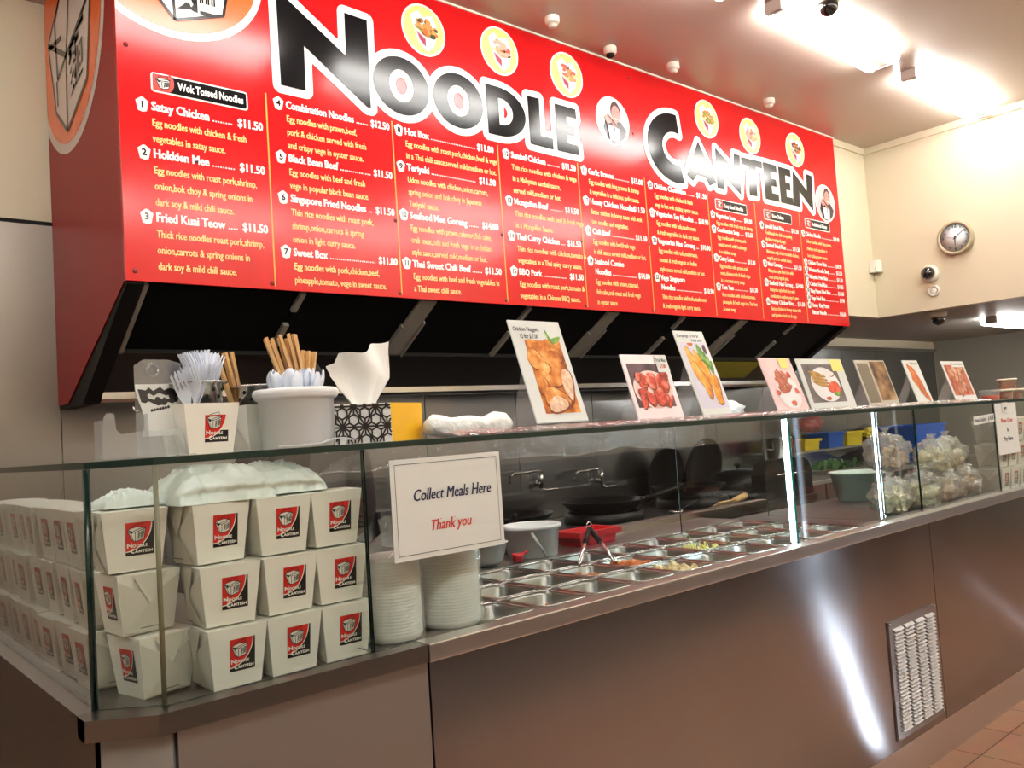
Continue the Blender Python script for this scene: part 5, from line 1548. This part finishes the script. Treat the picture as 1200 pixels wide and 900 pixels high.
tub(4.79, 1.640, SZ + .0005, .044, .046, 'cream lidded tub of brown bits beside the orange chilli tub', NUTS)
tub(4.93, 1.640, SZ + .0005, .044, .046, 'cream lidded tub of brown bits at the right end of the tubs', NUTS)
tub(4.845, 1.640, SZ + .0545, .044, .046, 'cream lidded tub of brown bits stacked on top of two others', NUTS)

# ------------------------------------------------------------------ kitchen behind the counter
RZ = .80
rg = thing('wok_range', 'dark steel wok range under the extraction hood', 'range', (4.2, 3.5, 0))
obj('range_body', MB().box(2.45, 5.45, 3.14, 3.93, .10, RZ - .05), RANGE, rg)
obj('range_top', MB().box(2.43, 5.47, 3.12, 3.94, RZ - .05, RZ, bev=.008), RANGE, rg)
obj('front_rail', MB().tube([(2.46, 3.10, RZ - .09), (5.44, 3.10, RZ - .09)], .012), CHROME, rg)
obj('splash_guard', MB().box(2.43, 5.47, 3.94, 3.965, RZ, RZ + .18), STEEL_TILE, rg)
WX = [2.95, 3.70, 4.55, 5.12]
for x in WX:
    ring = [(.235, 0), (.24, .01), (.235, .055), (.215, .06), (.21, .05), (.215, .0)]
    obj('burner_ring', MB().lathe(ring, (x, 3.50, RZ + .0005), n=32, cap=False), IRON, rg)
for x in WX:
    kn = obj('control_knob', MB().lathe([(.024, 0), (.024, .018), (.018, .024), (0, .024)], n=16, M=Matrix.Translation((x, 3.14, .62)) @ Matrix.Rotation(math.pi / 2, 4, 'X')), BLACKM, rg)
def wok(x, y, z, r, ang, label):
    t = thing('wok', label, 'wok', (x, y, z), 'woks on the range')
    prof = [(r * math.sin(a * .0873) / math.sin(14 * .0873) if a else 0, .34 * r * (1 - math.cos(a * .0873)) / (1 - math.cos(14 * .0873)) * 1.1) for a in range(15)]
    inn = [(max(0, q[0] - .003), q[1] + .003) for q in prof]
    obj('bowl', MB().lathe(prof + [(r + .004, prof[-1][1] + .002)] + inn[::-1], (x, y, z), n=36), IRON, t)
    d = Vector((math.cos(ang), math.sin(ang), .22)).normalized()
    b = Vector((x, y, z + prof[-1][1] - .01)) + Vector((math.cos(ang), math.sin(ang), 0)) * r
    obj('handle', MB().tube([b - d * .02, b + d * .10, b + d * .20, b + d * .24], [.012, .013, .017, .014], n=10), IRON, t)
    return t
wok(WX[0], 3.50, RZ + .028, .245, -2.2, 'black wok at the left end of the range, partly behind the collect sign')
wok(WX[1], 3.50, RZ + .028, .25, -.55, 'black wok below the second tap, ladle beside it')
wok(WX[2], 3.52, RZ + .045, .24, -2.6, 'black wok in the dark right half of the range')
lid = thing('domed_cover', 'dark domed wok lid standing over the right burner', 'lid', (WX[3], 3.52, RZ + .062))
obj('dome', MB().lathe([(.225, 0), (.228, .004), (.21, .05), (.16, .10), (.09, .128), (0, .136)], (WX[3], 3.52, RZ + .062), n=36), IRON, lid)
obj('knob', MB().lathe([(.010, .135), (.012, .150), (.024, .156), (.022, .172), (0, .176)], (WX[3], 3.52, RZ + .062), n=16), BLACKM, lid)
def ladle(x, y, z, ang, label, group):
    t = thing('ladle', label, 'ladle', (x, y, z), group)
    d = Vector((math.cos(ang), math.sin(ang), .12))
    b = Vector((x, y, z))
    obj('scoop', MB().lathe([(0, 0), (.025, .004), (.042, .018), (.046, .03), (.044, .03), (.040, .019), (.024, .007), (0, .003)], (x, y, z), n=20), CHROME, t)
    obj('handle', MB().tube([b + d * .042 + Vector((0, 0, .022)), b + d * .20 + Vector((0, 0, .03)), b + d * .42 + Vector((0, 0, .035))], [.006, .006, .009]), IRON, t)
for i_, (xx, rr__) in enumerate(((4.72, .20), (5.16, .22))):
    t = thing('wok', ('black wok standing on edge against the splashback, left of the domed cover', 'black wok standing on edge against the splashback behind the domed cover')[i_], 'wok', (xx, 3.86, RZ), 'woks on the range')
    M = Matrix.Translation((xx, 3.90, RZ + rr__ + .004)) @ Matrix.Rotation(math.pi / 2 + .20, 4, 'X')
    prof = [(rr__ * math.sin(a * .13) / math.sin(1.17), .30 * rr__ * (1 - math.cos(a * .13)) / (1 - math.cos(1.17))) for a in range(10)]
    obj('bowl', MB().lathe(prof + [(q[0] * .985, q[1] + .004) for q in prof[::-1]], n=36, M=M), IRON, t)
sc_ = thing('steam_cabinet', 'black steel steam cabinet with a rounded top at the right end of the range', 'steam cabinet', (5.2, 3.33, RZ))
obj('cabinet_body', MB().prism([(4.86, RZ + .001), (5.44, RZ + .001), (5.44, RZ + .17), (5.40, RZ + .235), (5.33, RZ + .26), (4.97, RZ + .26), (4.90, RZ + .235), (4.86, RZ + .17)], lambda u, v, k: (u, 3.135 + .105 * k, v)), BLACKM, sc_)
obj('cabinet_handle', MB().tube([(4.98, 3.137, RZ + .16), (4.98, 3.115, RZ + .16), (5.32, 3.115, RZ + .16), (5.32, 3.137, RZ + .16)], .008), CHROME, sc_)
ladle(4.02, 3.22, RZ + .002, .10, 'steel ladle with long dark handle lying on the range front beside the wok', None)
# bamboo brush bundle resting on the range edge
BB = Matrix.Translation((-.40, -.03, 0))
t = thing('bamboo_brush', 'bamboo wok brush lying on the range edge left of the steam cabinet', 'brush', (4.45, 3.19, RZ))
mb = MB()
for i in range(16):
    a = (i - 7.5) * .012
    y0_ = 3.20 + (i % 4) * .006; z0_ = RZ + .012 + (i // 4) * .006
    mb.tube([(4.72, y0_ - a * .6, z0_ + a * .2), (4.98, 3.21 + (i % 4) * .003, RZ + .03 + (i // 4) * .004)], .0035, n=5)
mb.v = [BB @ v for v in mb.v]
obj('bristles', mb, WOOD, t)
obj('binding', MB().tube([(4.57, 3.183, RZ + .035), (4.70, 3.19, RZ + .055)], .020, n=12), WOOD, t)
# swivel taps on the wall
def tap(x, z, label, dxs):
    t = thing('wall_tap', label, 'tap', (x, 3.97, z), 'swivel taps on the kitchen wall')
    obj('tap_body', MB().tube([(x, 3.984, z - .03), (x, 3.93, z - .03)], .018, n=12).tube([(x, 3.935, z - .06), (x, 3.935, z + .05)], .016, n=12), CHROME, t)
    obj('spout', MB().tube([(x, 3.935, z + .045), (x - .05 * dxs, 3.915, z + .052), (x - .25 * dxs, 3.905, z + .048), (x - .28 * dxs, 3.905, z + .036), (x - .285 * dxs, 3.905, z - .01)], .010, n=10), CHROME, t)
    obj('tap_lever', MB().tube([(x, 3.935, z - .055), (x + .02, 3.92, z - .075), (x + .09, 3.88, z - .07)], [.010, .007, .009], n=8), CHROME, t)
tap(3.61, 1.06, 'thin wall tap seen just right of the collect sign', 1)
tap(4.16, 1.03, 'wall tap above the black wok in the middle of the range', 1)
# right hand bench with pot and tubs
bn = thing('steel_bench', 'steel bench against the kitchen wall right of the range', 'bench', (6.9, 3.6, 0))
obj('bench_top', MB().box(5.52, 8.6, 3.25, 3.96, .83, .86, bev=.004), STEEL_LIP, bn)
obj('bench_shelf', MB().box(5.52, 8.6, 3.30, 3.95, .30, .32), STEEL_DARK, bn)
for lx in (5.56, 7.0, 8.56):
    for ly in (3.30, 3.90):
        obj('leg', MB().tube([(lx, ly, 0), (lx, ly, .83)], .018), CHROME, bn)
ws = thing('wall_shelf', 'steel shelf with coloured boxes on the wall above the bench', 'shelf', (6.9, 3.8, 1.04))
obj('shelf_board', MB().box(5.98, 7.55, 3.62, 3.984, 1.035, 1.05), STEEL_LIP, ws)
for x in (6.1, 7.4): obj('bracket', MB().prism([(3.984, 1.035), (3.984, .93), (3.70, 1.035)], lambda u, v, k, x=x: (x + (.006 if k else 0), u, v)), CHROME, ws)
pot = thing('stock_pot', 'tall brushed steel stock pot at the right end of the range', 'pot', (5.70, 3.55, .861))
obj('pot_body', MB().lathe([(.105, 0), (.112, .004), (.112, .315), (.118, .32), (.118, .326), (.108, .326), (.107, .01), (0, .008)], (5.70, 3.55, .861), n=40), CHROME, pot)
for s in (-1, 1): obj('handle', MB().tube([(5.70 + s * .11, 3.52, 1.10), (5.70 + s * .15, 3.53, 1.105), (5.70 + s * .15, 3.57, 1.105), (5.70 + s * .11, 3.58, 1.10)], .006), CHROME, pot)
def crate(x, y, z, w_, d, h, m, label, name='plastic_box', cat='box', lidm=None):
    t = thing(name, label, cat, (x, y, z))
    mb = MB(); th = .004; k = .9
    o = [(x - w_ * k / 2, y - d * k / 2, z), (x + w_ * k / 2, y - d * k / 2, z), (x + w_ * k / 2, y + d * k / 2, z), (x - w_ * k / 2, y + d * k / 2, z)]
    o2 = [(x - w_ / 2, y - d / 2, z + h), (x + w_ / 2, y - d / 2, z + h), (x + w_ / 2, y + d / 2, z + h), (x - w_ / 2, y + d / 2, z + h)]
    i1 = [(x + (p[0] - x) * .95, y + (p[1] - y) * .95, z + .004) for p in o]; i2 = [(x + (p[0] - x) * .95, y + (p[1] - y) * .95, z + h) for p in o2]
    mb.add(o + o2, [(3, 2, 1, 0), (0, 1, 5, 4), (1, 2, 6, 5), (2, 3, 7, 6), (3, 0, 4, 7)])
    mb.add(i1 + i2, [(0, 1, 2, 3), (4, 5, 1, 0), (5, 6, 2, 1), (6, 7, 3, 2), (7, 4, 0, 3)])
    mb.add(o2 + i2, [(0, 1, 5, 4), (1, 2, 6, 5), (2, 3, 7, 6), (3, 0, 4, 7)])
    obj('box_body', mb, m, t, fix=False)
    r = .012
    obj('box_rim', MB().box(x - w_ / 2 - r, x + w_ / 2 + r, y - d / 2 - r, y - d / 2, z + h - .02, z + h).box(x - w_ / 2 - r, x + w_ / 2 + r, y + d / 2, y + d / 2 + r, z + h - .02, z + h).box(x - w_ / 2 - r, x - w_ / 2, y - d / 2, y + d / 2, z + h - .02, z + h).box(x + w_ / 2, x + w_ / 2 + r, y - d / 2, y + d / 2, z + h - .02, z + h), m, t)
    if lidm: obj('box_lid', MB().box(x - w_ / 2 - r * 1.3, x + w_ / 2 + r * 1.3, y - d / 2 - r * 1.3, y + d / 2 + r * 1.3, z + h + .0005, z + h + .016, bev=.005), lidm, t)
    return t
BLUE = pmat('blue_plastic', rgb(32, 92, 190), .4); REDP = pmat('red_plastic', rgb(208, 30, 44), .4); YELP = pmat('yellow_plastic', rgb(232, 206, 40), .4); GRNP = pmat('pale_green_plastic', rgb(206, 224, 212), .5)
crate(6.10, 3.78, 1.0505, .20, .16, .10, REDP, 'red plastic box at the left end of the wall shelf', lidm=None)
crate(6.42, 3.76, 1.0505, .24, .18, .09, YELP, 'flat yellow plastic box on the wall shelf, left of the blue one')
crate(6.76, 3.74, 1.0505, .26, .20, .13, BLUE, 'blue plastic box in the middle of the wall shelf')
crate(7.12, 3.76, 1.0505, .28, .20, .12, YELP, 'taller yellow plastic box at the right end of the wall shelf')
crate(8.05, 3.60, .861, .62, .40, .32, BLUE, 'large blue crate on the bench behind the bagged crackers', 'plastic_crate', 'crate')
mb = MB(); vs, fs = lump((6.62, 3.80, 1.26), (.14, .09, .07), 4, amp=.3, flat_bottom=1.19); mb.add(vs, fs, 0, True)
rb = tag(obj('red_bag', mb, pmat('dark_red_bag', rgb(150, 24, 40), .3)), 'crumpled dark red bag lying over the yellow and blue boxes', 'bag'); centre(rb)
wb = thing('mixing_bowl', 'large pale green plastic bowl inside the case between the lit tube and the cracker bags', 'bowl', (3.93, 2.03, .9258))
obj('bowl_body', MB().lathe([(.085, 0), (.095, .006), (.122, .125), (.130, .127), (.131, .136), (.120, .137), (.090, .012), (0, .009)], (3.93, 2.03, .9258), n=40), GRNP, wb)
obj('foot_ring', MB().lathe([(.086, -.0002), (.090, .003), (.084, .005)], (3.93, 2.03, .9260), n=40, cap=False), GRNP, wb)
gb = thing('vegetable_tray', 'shallow steel tray of greens on the bench left of the pale bowl', 'tray', (6.45, 3.52, .861))
obj('tray_body', MB().box(6.22, 6.68, 3.36, 3.68, .861, .900, bev=.01), CHROME, gb)
mb = MB(); rr = random.Random(8)
for i in range(60):
    M = Matrix.Translation((6.45 + rr.uniform(-.2, .2), 3.52 + rr.uniform(-.13, .13), .905 + rr.uniform(0, .035))) @ Euler((rr.uniform(0, 3), rr.uniform(0, 3), rr.uniform(0, 3))).to_matrix().to_4x4()
    mb.box(-.04, .04, -.012, .012, -.002, .002, M=M)
gs = obj('greens', mb, pmat('greens_leaf', rgb(70, 110, 60), .5, var=.4, scale=30), gb); gs['kind'] = 'stuff'
# yellow and black holdall at the lit corner
yb_ = thing('holdall', 'black bag with yellow panels at the right end of the bench shelf', 'bag', (7.40, 3.55, 1.06))
vs, fs = lump((7.42, 3.72, 1.125), (.15, .10, .085), 12, amp=.25, flat_bottom=1.0505)
obj('bag_body', MB().add(vs, fs, 0, True), BLACKM, yb_)
vs, fs = lump((7.38, 3.645, 1.14), (.10, .04, .05), 15, amp=.35)
obj('yellow_panel', MB().add(vs, fs, 0, True), YELP, yb_)

# white tub with red lidded box and tongs on the rear of the well
def bucketish(x, y, z, r0, r1, h, parent):
    obj('tub_body', MB().lathe([(r0, 0), (r0 + .002, .002), (r1, h), (r1 + .009, h + .001), (r1 + .010, h + .010), (r1 + .004, h + .013), (r1 - .004, h + .008), (r0 - .004, .006), (0, .005)], (x, y, z), n=44), WHITE_PL, parent)
LZ = .9310
tb2 = thing('white_tub', 'round white plastic tub on the ledge behind the pans, beside the collect sign', 'tub', (1.965, 2.21, LZ))
bucketish(1.965, 2.21, LZ, .085, .097, .095, tb2)
obj('rib', MB().tube([(1.900, 2.135, LZ + .088), (1.950, 2.124, LZ + .006)], .005), WHITE_PL, tb2)
crate(2.27, 2.24, LZ, .20, .12, .052, REDP, 'low red plastic box beside the white tub')
wbw = thing('white_bowl', 'small white bowl beside the white tub, partly behind the collect sign', 'bowl', (1.735, 2.18, LZ))
obj('bowl_body', MB().lathe([(.035, 0), (.055, .02), (.072, .075), (.075, .077), (.070, .077), (.052, .022), (0, .006)], (1.735, 2.18, LZ), n=32), WHITE_PL, wbw)
obj('foot_ring', MB().lathe([(.034, -.0005), (.037, .004), (.033, .006)], (1.735, 2.18, LZ + .0006), n=32), WHITE_PL, wbw)
rs = thing('red_scoop', 'small red plastic scoop between the white bowl and the white tub', 'scoop', (1.832, 2.135, LZ))
obj('scoop_bowl', MB().lathe([(0, 0), (.016, .003), (.020, .030), (.018, .030), (.014, .005), (0, .004)], (1.832, 2.135, LZ), n=20), REDP, rs)
obj('handle', MB().tube([(1.846, 2.133, LZ + .024), (1.872, 2.128, LZ + .034)], .004), REDP, rs)
tn = thing('tongs', 'steel tongs with black grips propped on a pan in the well', 'tongs', (1.93, 1.86, .93))
for s in (-1, 1):
    a = Vector((2.13, 2.09, 1.01)); b = Vector((1.93 + s * .045, 1.87 - s * .035, .934))
    m_ = a.lerp(b, .55)
    obj('arm', MB().tube([a, m_, b], [.006, .008, .007], n=8), CHROME, tn)
    obj('grip', MB().tube([a.lerp(b, .06), a.lerp(b, .45)], .0092, n=8), BLACKM, tn)
obj('hinge_ring', MB().tube([(2.135 + .012 * math.cos(i * .5236), 2.095, 1.018 + .012 * math.sin(i * .5236)) for i in range(13)], .003, n=6), CHROME, tn)

# cook bending at the range, only the cap shows over the shelf
def skin_obj(name, verts, edges, radii, root, mats, parent, sub=2):
    me = bpy.data.meshes.new(name); me.from_pydata(verts, edges, []); me.update()
    o = bpy.data.objects.new(name, me); C.objects.link(o)
    md = o.modifiers.new('skin', 'SKIN'); md.use_smooth_shade = True
    sv = me.skin_vertices[0].data
    for i, r in enumerate(radii):
        sv[i].radius = r if isinstance(r, tuple) else (r, r); sv[i].use_root = (i == root)
    ms = o.modifiers.new('sub', 'SUBSURF'); ms.levels = sub; ms.render_levels = sub
    me.materials.append(mats)
    o.parent = parent
    return o
pp = thing('person', 'cook in a black cap and dark shirt behind the counter, hidden but for the cap', 'person', (1.36, 2.66, 0), rz=math.pi)
# local: faces -Y turned by rz, so the back is to the counter
SH = pmat('cook_shirt', rgb(34, 20, 22), .8); TR = pmat('cook_trousers', rgb(30, 30, 36), .8)
V = [(0, 0, .90), (0, .01, 1.08), (0, 0, 1.26), (0, -.02, 1.36), (0, -.03, 1.43), (0, -.045, 1.50),
     (.10, 0, .86), (.11, -.02, .46), (.11, .02, .08), (.11, -.10, .035), (-.10, 0, .86), (-.11, -.02, .46), (-.11, .02, .08), (-.11, -.10, .035),
     (.17, -.01, 1.345), (.22, -.03, 1.10), (.19, -.23, 1.00), (.17, -.30, .99), (-.17, -.01, 1.345), (-.22, -.03, 1.10), (-.19, -.23, 1.00), (-.17, -.30, .99)]
E_ = [(0, 1), (1, 2), (2, 3), (3, 4), (4, 5), (0, 6), (6, 7), (7, 8), (8, 9), (0, 10), (10, 11), (11, 12), (12, 13), (3, 14), (14, 15), (15, 16), (16, 17), (3, 18), (18, 19), (19, 20), (20, 21)]
R_ = [(.14, .10), (.13, .095), (.15, .10), (.12, .08), .05, .052, .085, .06, .045, .035, .085, .06, .045, .035, .055, .045, .036, .028, .055, .045, .036, .028]
# hands: palm and five finger chains each side
for s, wr in ((1, 17), (-1, 21)):
    b = len(V)
    px = s * .165; V.append((px, -.355, .985)); E_.append((wr, b)); R_.append((.034, .016))
    for fi, (ox, ln) in enumerate(((-.030, .060), (-.010, .072), (.011, .068), (.030, .054))):
        k = len(V)
        V += [(px + ox, -.395, .985), (px + ox * 1.1, -.395 - ln * .5, .978), (px + ox * 1.1, -.395 - ln * .85, .955)]
        E_ += [(b, k), (k, k + 1), (k + 1, k + 2)]; R_ += [.0095, .0088, .0075]
    k = len(V)
    V += [(px - s * .042, -.345, .980), (px - s * .058, -.385, .972)]; E_ += [(b, k), (k, k + 1)]; R_ += [.011, .0088]
body = skin_obj('body', V, E_, R_, 0, SKIN, pp)
# head with a face
mb = MB()
bm = bmesh.new(); bmesh.ops.create_uvsphere(bm, u_segments=28, v_segments=20, radius=1)
vs = []
for v in bm.verts:
    x, y, z = v.co
    jaw = 1 - .22 * max(0, -z) ** 1.5
    px, py, pz = x * .073 * jaw, y * .092 * (1 - .10 * max(0, -z)), z * .112
    if y < 0:
        py -= .016 * math.exp(-(x / .16) ** 2 - ((z + .12) / .17) ** 2)
        py += .008 * (math.exp(-((abs(x) - .38) / .16) ** 2 - ((z - .10) / .13) ** 2))
        py -= .005 * math.exp(-(x / .28) ** 2 - ((z + .48) / .07) ** 2)
    vs.append((px, py - .05, pz + 1.555))
bm.verts.index_update(); fs = [[v.index for v in f.verts] for f in bm.faces]; bm.free()
hd = MB().add(vs, fs, 0, True)
for s in (-1, 1): hd.lathe([(.0, -.03), (.012, -.024), (.018, 0), (.014, .024), (0, .032)], n=10, M=Matrix.Translation((s * .074, -.045, 1.55)), sx=.5)
obj('head', hd, SKIN, pp, local=True)
for s in (-1, 1): obj('eye', MB().lathe([(0, -.008), (.008, 0), (0, .008)], (s * .028, -.128, 1.567), n=10), LABEL_BLACK, pp, local=True)
obj('mouth', MB().lathe([(0, -.005), (.022, 0), (0, .005)], (0, -.139, 1.503), n=12, sy=.3), pmat('lips', rgb(160, 90, 80), .5), pp, local=True)
hair = MB(); hair.lathe([(.070, -.055), (.079, -.02), (.079, .03), (.076, .05)], (0, -.040, 1.555), n=28, sy=1.22, cap=False)
hair.v = [v if v.y > -.07 else Vector((v.x, max(v.y, -.09), max(v.z, 1.58))) for v in hair.v]
obj('hair', hair, BLACKM, pp, local=True)
cap = MB().lathe([(.083, .035), (.086, .05), (.084, .075), (.070, .102), (.040, .118), (0, .122)], (0, -.045, 1.545), n=32, sy=1.22)
cap.prism([(-.075, -.115), (-.05, -.185), (0, -.205), (.05, -.185), (.075, -.115)], lambda u, v, k: (u, v, 1.588 + (.006 if k else 0) - (u / .075) ** 2 * .012))
obj('cap', cap, pmat('cap_black', rgb(16, 16, 20), .8), pp, local=True)
obj('cap_button', MB().lathe([(.008, 0), (.006, .005), (0, .006)], (0, -.045, 1.667), n=10).lathe([(.006, 0), (0, .004)], (.03, .0, 1.650), n=8), REDP, pp, local=True)
SV = [(0, 0, .92), (0, .01, 1.08), (0, 0, 1.26), (0, -.02, 1.36), (0, -.028, 1.40), (.17, -.01, 1.345), (.205, -.025, 1.17), (-.17, -.01, 1.345), (-.205, -.025, 1.17), (.222, -.032, 1.10), (.195, -.20, 1.012), (-.222, -.032, 1.10), (-.195, -.20, 1.012)]
skin_obj('shirt', SV, [(0, 1), (1, 2), (2, 3), (3, 4), (3, 5), (5, 6), (3, 7), (7, 8), (6, 9), (9, 10), (8, 11), (11, 12)], [(.165, .12), (.155, .115), (.175, .125), (.155, .11), .066, .082, .070, .082, .070, .064, .052, .064, .052], 0, SH, pp)
TV = [(0, 0, .92), (.10, 0, .86), (.11, -.02, .46), (.11, .02, .10), (-.10, 0, .86), (-.11, -.02, .46), (-.11, .02, .10)]
skin_obj('trousers', TV, [(0, 1), (1, 2), (2, 3), (0, 4), (4, 5), (5, 6)], [(.15, .11), .10, .075, .062, .10, .075, .062], 0, TR, pp)
for s in (-1, 1): obj('shoe', MB().box(s * .11 - .045, s * .11 + .045, -.17, .09, 0, .075, bev=.025), BLACKM, pp, local=True)

# ------------------------------------------------------------------ wall and ceiling fittings
# clock on the cream wall (x = 6.4, faces -x)
def wallM(y, z, x=6.4): return Matrix.Translation((x, y, z)) @ Matrix.Rotation(-math.pi / 2, 4, 'Y')
ck = thing('wall_clock', 'round white faced clock with a beige case on the cream wall', 'clock', (6.4, 2.398, 2.535))
M = wallM(2.398, 2.535)
obj('clock_case', MB().lathe([(.112, .0005), (.120, .004), (.122, .040), (.114, .050), (.104, .048), (.100, .036)], n=48, M=M, cap=False).lathe([(.112, .0005), (0, .0005)], n=48, M=M), pmat('clock_beige', rgb(178, 164, 136), .4), ck)
obj('clock_face', MB().lathe([(.104, .034), (0, .035)], n=48, M=M), pmat('clock_white', rgb(232, 236, 240), .4), ck)
cfn = lambda k: (lambda u, v: (6.4 - .036 - .001 * k, 2.398 - u, 2.535 + v))
mb = MB()
for i, nn in enumerate(('12', '1', '2', '3', '4', '5', '6', '7', '8', '9', '10', '11')):
    a = math.pi / 2 - i * math.pi / 6
    put_text(mb, nn, .082 * math.cos(a), .082 * math.sin(a) - .009, .018 if i % 3 else .024, cfn(0), 0, align='C', bold=.03)
obj('numerals', mb, INK_GREY, ck, fix=False)
def handm(a, L_, wd, k):
    d = Vector((math.cos(a), math.sin(a))); n_ = Vector((-d.y, d.x)) * wd
    p = [d * -.015 + n_, d * -.015 - n_, d * L_ - n_ * .4, d * L_ + n_ * .4]
    return MB().add([cfn(k)(*q) for q in p], [(0, 1, 2, 3)])
obj('minute_hand', handm(math.pi / 2 - 6.2832 * 9 / 60, .082, .0035, 2), LABEL_BLACK, ck, fix=False)
obj('hour_hand', handm(math.pi / 2 - 6.2832 * (6.1 / 12), .055, .0050, 1), LABEL_BLACK, ck, fix=False)
obj('second_hand', handm(math.pi / 2 - 6.2832 * 47 / 60, .08, .0012, 3), INK_GREY, ck, fix=False)
def dome(M, loc, label):
    t = thing('dome_camera', label, 'security camera', loc, None)
    obj('camera_base', MB().lathe([(.062, .0005), (.064, .004), (.062, .030), (.050, .042), (.048, .042)], n=32, M=M), WHITEF, t)
    obj('camera_dome', MB().lathe([(.047, .040), (.047, .055)] + [(.047 * math.cos(a * .157), .055 + .047 * math.sin(a * .157)) for a in range(1, 10)] + [(0, .102)], n=32, M=M), DARKPL, t)
    return t
dome(wallM(2.600, 2.315), (6.4, 2.60, 2.315), 'dark dome camera on the cream wall below the clock')
down = lambda x, y, z: Matrix.Translation((x, y, z)) @ Matrix.Rotation(math.pi, 4, 'X')
dome(down(6.60, 2.66, 2.05), (6.60, 2.66, 2.05), 'dome camera hanging under the low grey ceiling at the right')
dome(down(3.87, 1.93, H0), (3.87, 1.93, H0), 'dome camera on the ceiling beside the left light, at the top edge')
obj_ = thing('wall_sensor', 'small white ring shaped sensor on the cream wall below the camera', 'sensor', (6.4, 2.590, 2.186))
M = wallM(2.590, 2.186)
obj('sensor_ring', MB().lathe([(.042, .0005), (.042, .010), (.036, .014), (.030, .014), (.028, .008)], n=32, M=M, cap=False).lathe([(.042, .0005), (0, .0005)], n=32, M=M), WHITEF, obj_)
obj('sensor_button', MB().lathe([(.026, .002), (.026, .010), (.020, .013), (0, .013)], n=28, M=M), WHITEF, obj_)
bxs = thing('alarm_box', 'small white sensor box in the corner of the cream wall beside the menu board', 'sensor', (6.385, 2.985, 2.44))
obj('box_body', MB().prism([(6.398, 3.018), (6.320, 3.018), (6.330, 2.965), (6.365, 2.945), (6.398, 2.950)], lambda u, v, k: (u, v, 2.395 + .09 * k)), WHITEF, bxs)
obj('box_lens', MB().box(6.328, 6.333, 2.972, 3.008, 2.40, 2.43), pmat('lens_grey', rgb(150, 146, 138), .3), bxs)
for i, (x, y) in enumerate(((2.878, 2.83), (3.37, 2.90), (3.828, 2.84), (4.80, 2.84))):
    t = thing('ceiling_sensor', '%s small white ceiling sensor from the left along the menu board top' % ORD[i], 'sensor', (x, y, H0), 'ceiling sensors over the board')
    M = down(x, y, H0)
    obj('sensor_base', MB().lathe([(.034, .0005), (.036, .004), (.036, .028), (.030, .036), (.020, .038)], n=28, M=M), WHITEF, t)
    obj('sensor_tip', MB().lathe([(.022, .036), (.021, .050), (.012, .056), (0, .057)], n=20, M=M), pmat('sensor_tip_grey', rgb(200, 192, 178), .4) if i != 1 else BLACKM, t)

# ------------------------------------------------------------------ ceiling fittings
def fluoro(name, label, x0, x1, y, z, flip=False):
    t = thing(name, label, 'ceiling light', ((x0 + x1) / 2, y, z), 'fluorescent battens')
    obj('batten', MB().box(x0, x1, y - .028, y + .028, z - .050, z - .0005, bev=.004), WHITEF, t)
    for x in (x0, x1):
        s = -1 if x == x0 else 1
        obj('end_cap', MB().box(min(x, x + s * .03), max(x, x + s * .03), y - .045, y + .045, z - .060, z - .0005, bev=.005), pmat('end_cap_grey', rgb(176, 160, 152), .5), t)
    for s in (-1, 1):
        M = Matrix.Translation(((x0 + .02), y + s * .066, z - .034)) @ Matrix.Rotation(math.pi / 2, 4, 'Y')
        obj('tube', MB().lathe([(.036, 0), (.036, x1 - x0 - .04)], n=10, M=M), LAMP, t)
    return t
fl0 = fluoro('fluorescent_light', 'twin tube ceiling light cut by the top edge, left of the other one', 3.70, 4.83, 2.11, H0)
def fl_dup(cx, y, label, z=None):
    return dup(fl0, (cx, y, H0 if z is None else z), label=label)
fl_dup(5.73, 2.11, 'twin tube ceiling light nearest the cream wall with the clock')
for cx in (2.80, 1.33, -.15, -1.7):
    fl_dup(cx, 2.11, 'twin tube ceiling light in the row before the menu board, out of the frame')
for cx, lab in ((4.60, 'left'), (5.84, 'right')):
    fl_dup(cx, .15, '%s of two twin tube ceiling lights over the customer floor, out of the frame' % lab)
for cx in (-2.1, -.85, .4, 1.65, 2.9, 4.15, 5.4):  # unseen row of lights added to brighten the carton fronts and floor
    fl_dup(cx, -.85, 'added twin tube fill light behind the photographer, out of the frame')
fl_dup(8.12, 2.62, 'twin tube light under the low grey ceiling at the right', 2.05)
fl_dup(8.6, .6, 'twin tube light under the low ceiling towards the street, out of the frame', 2.05)
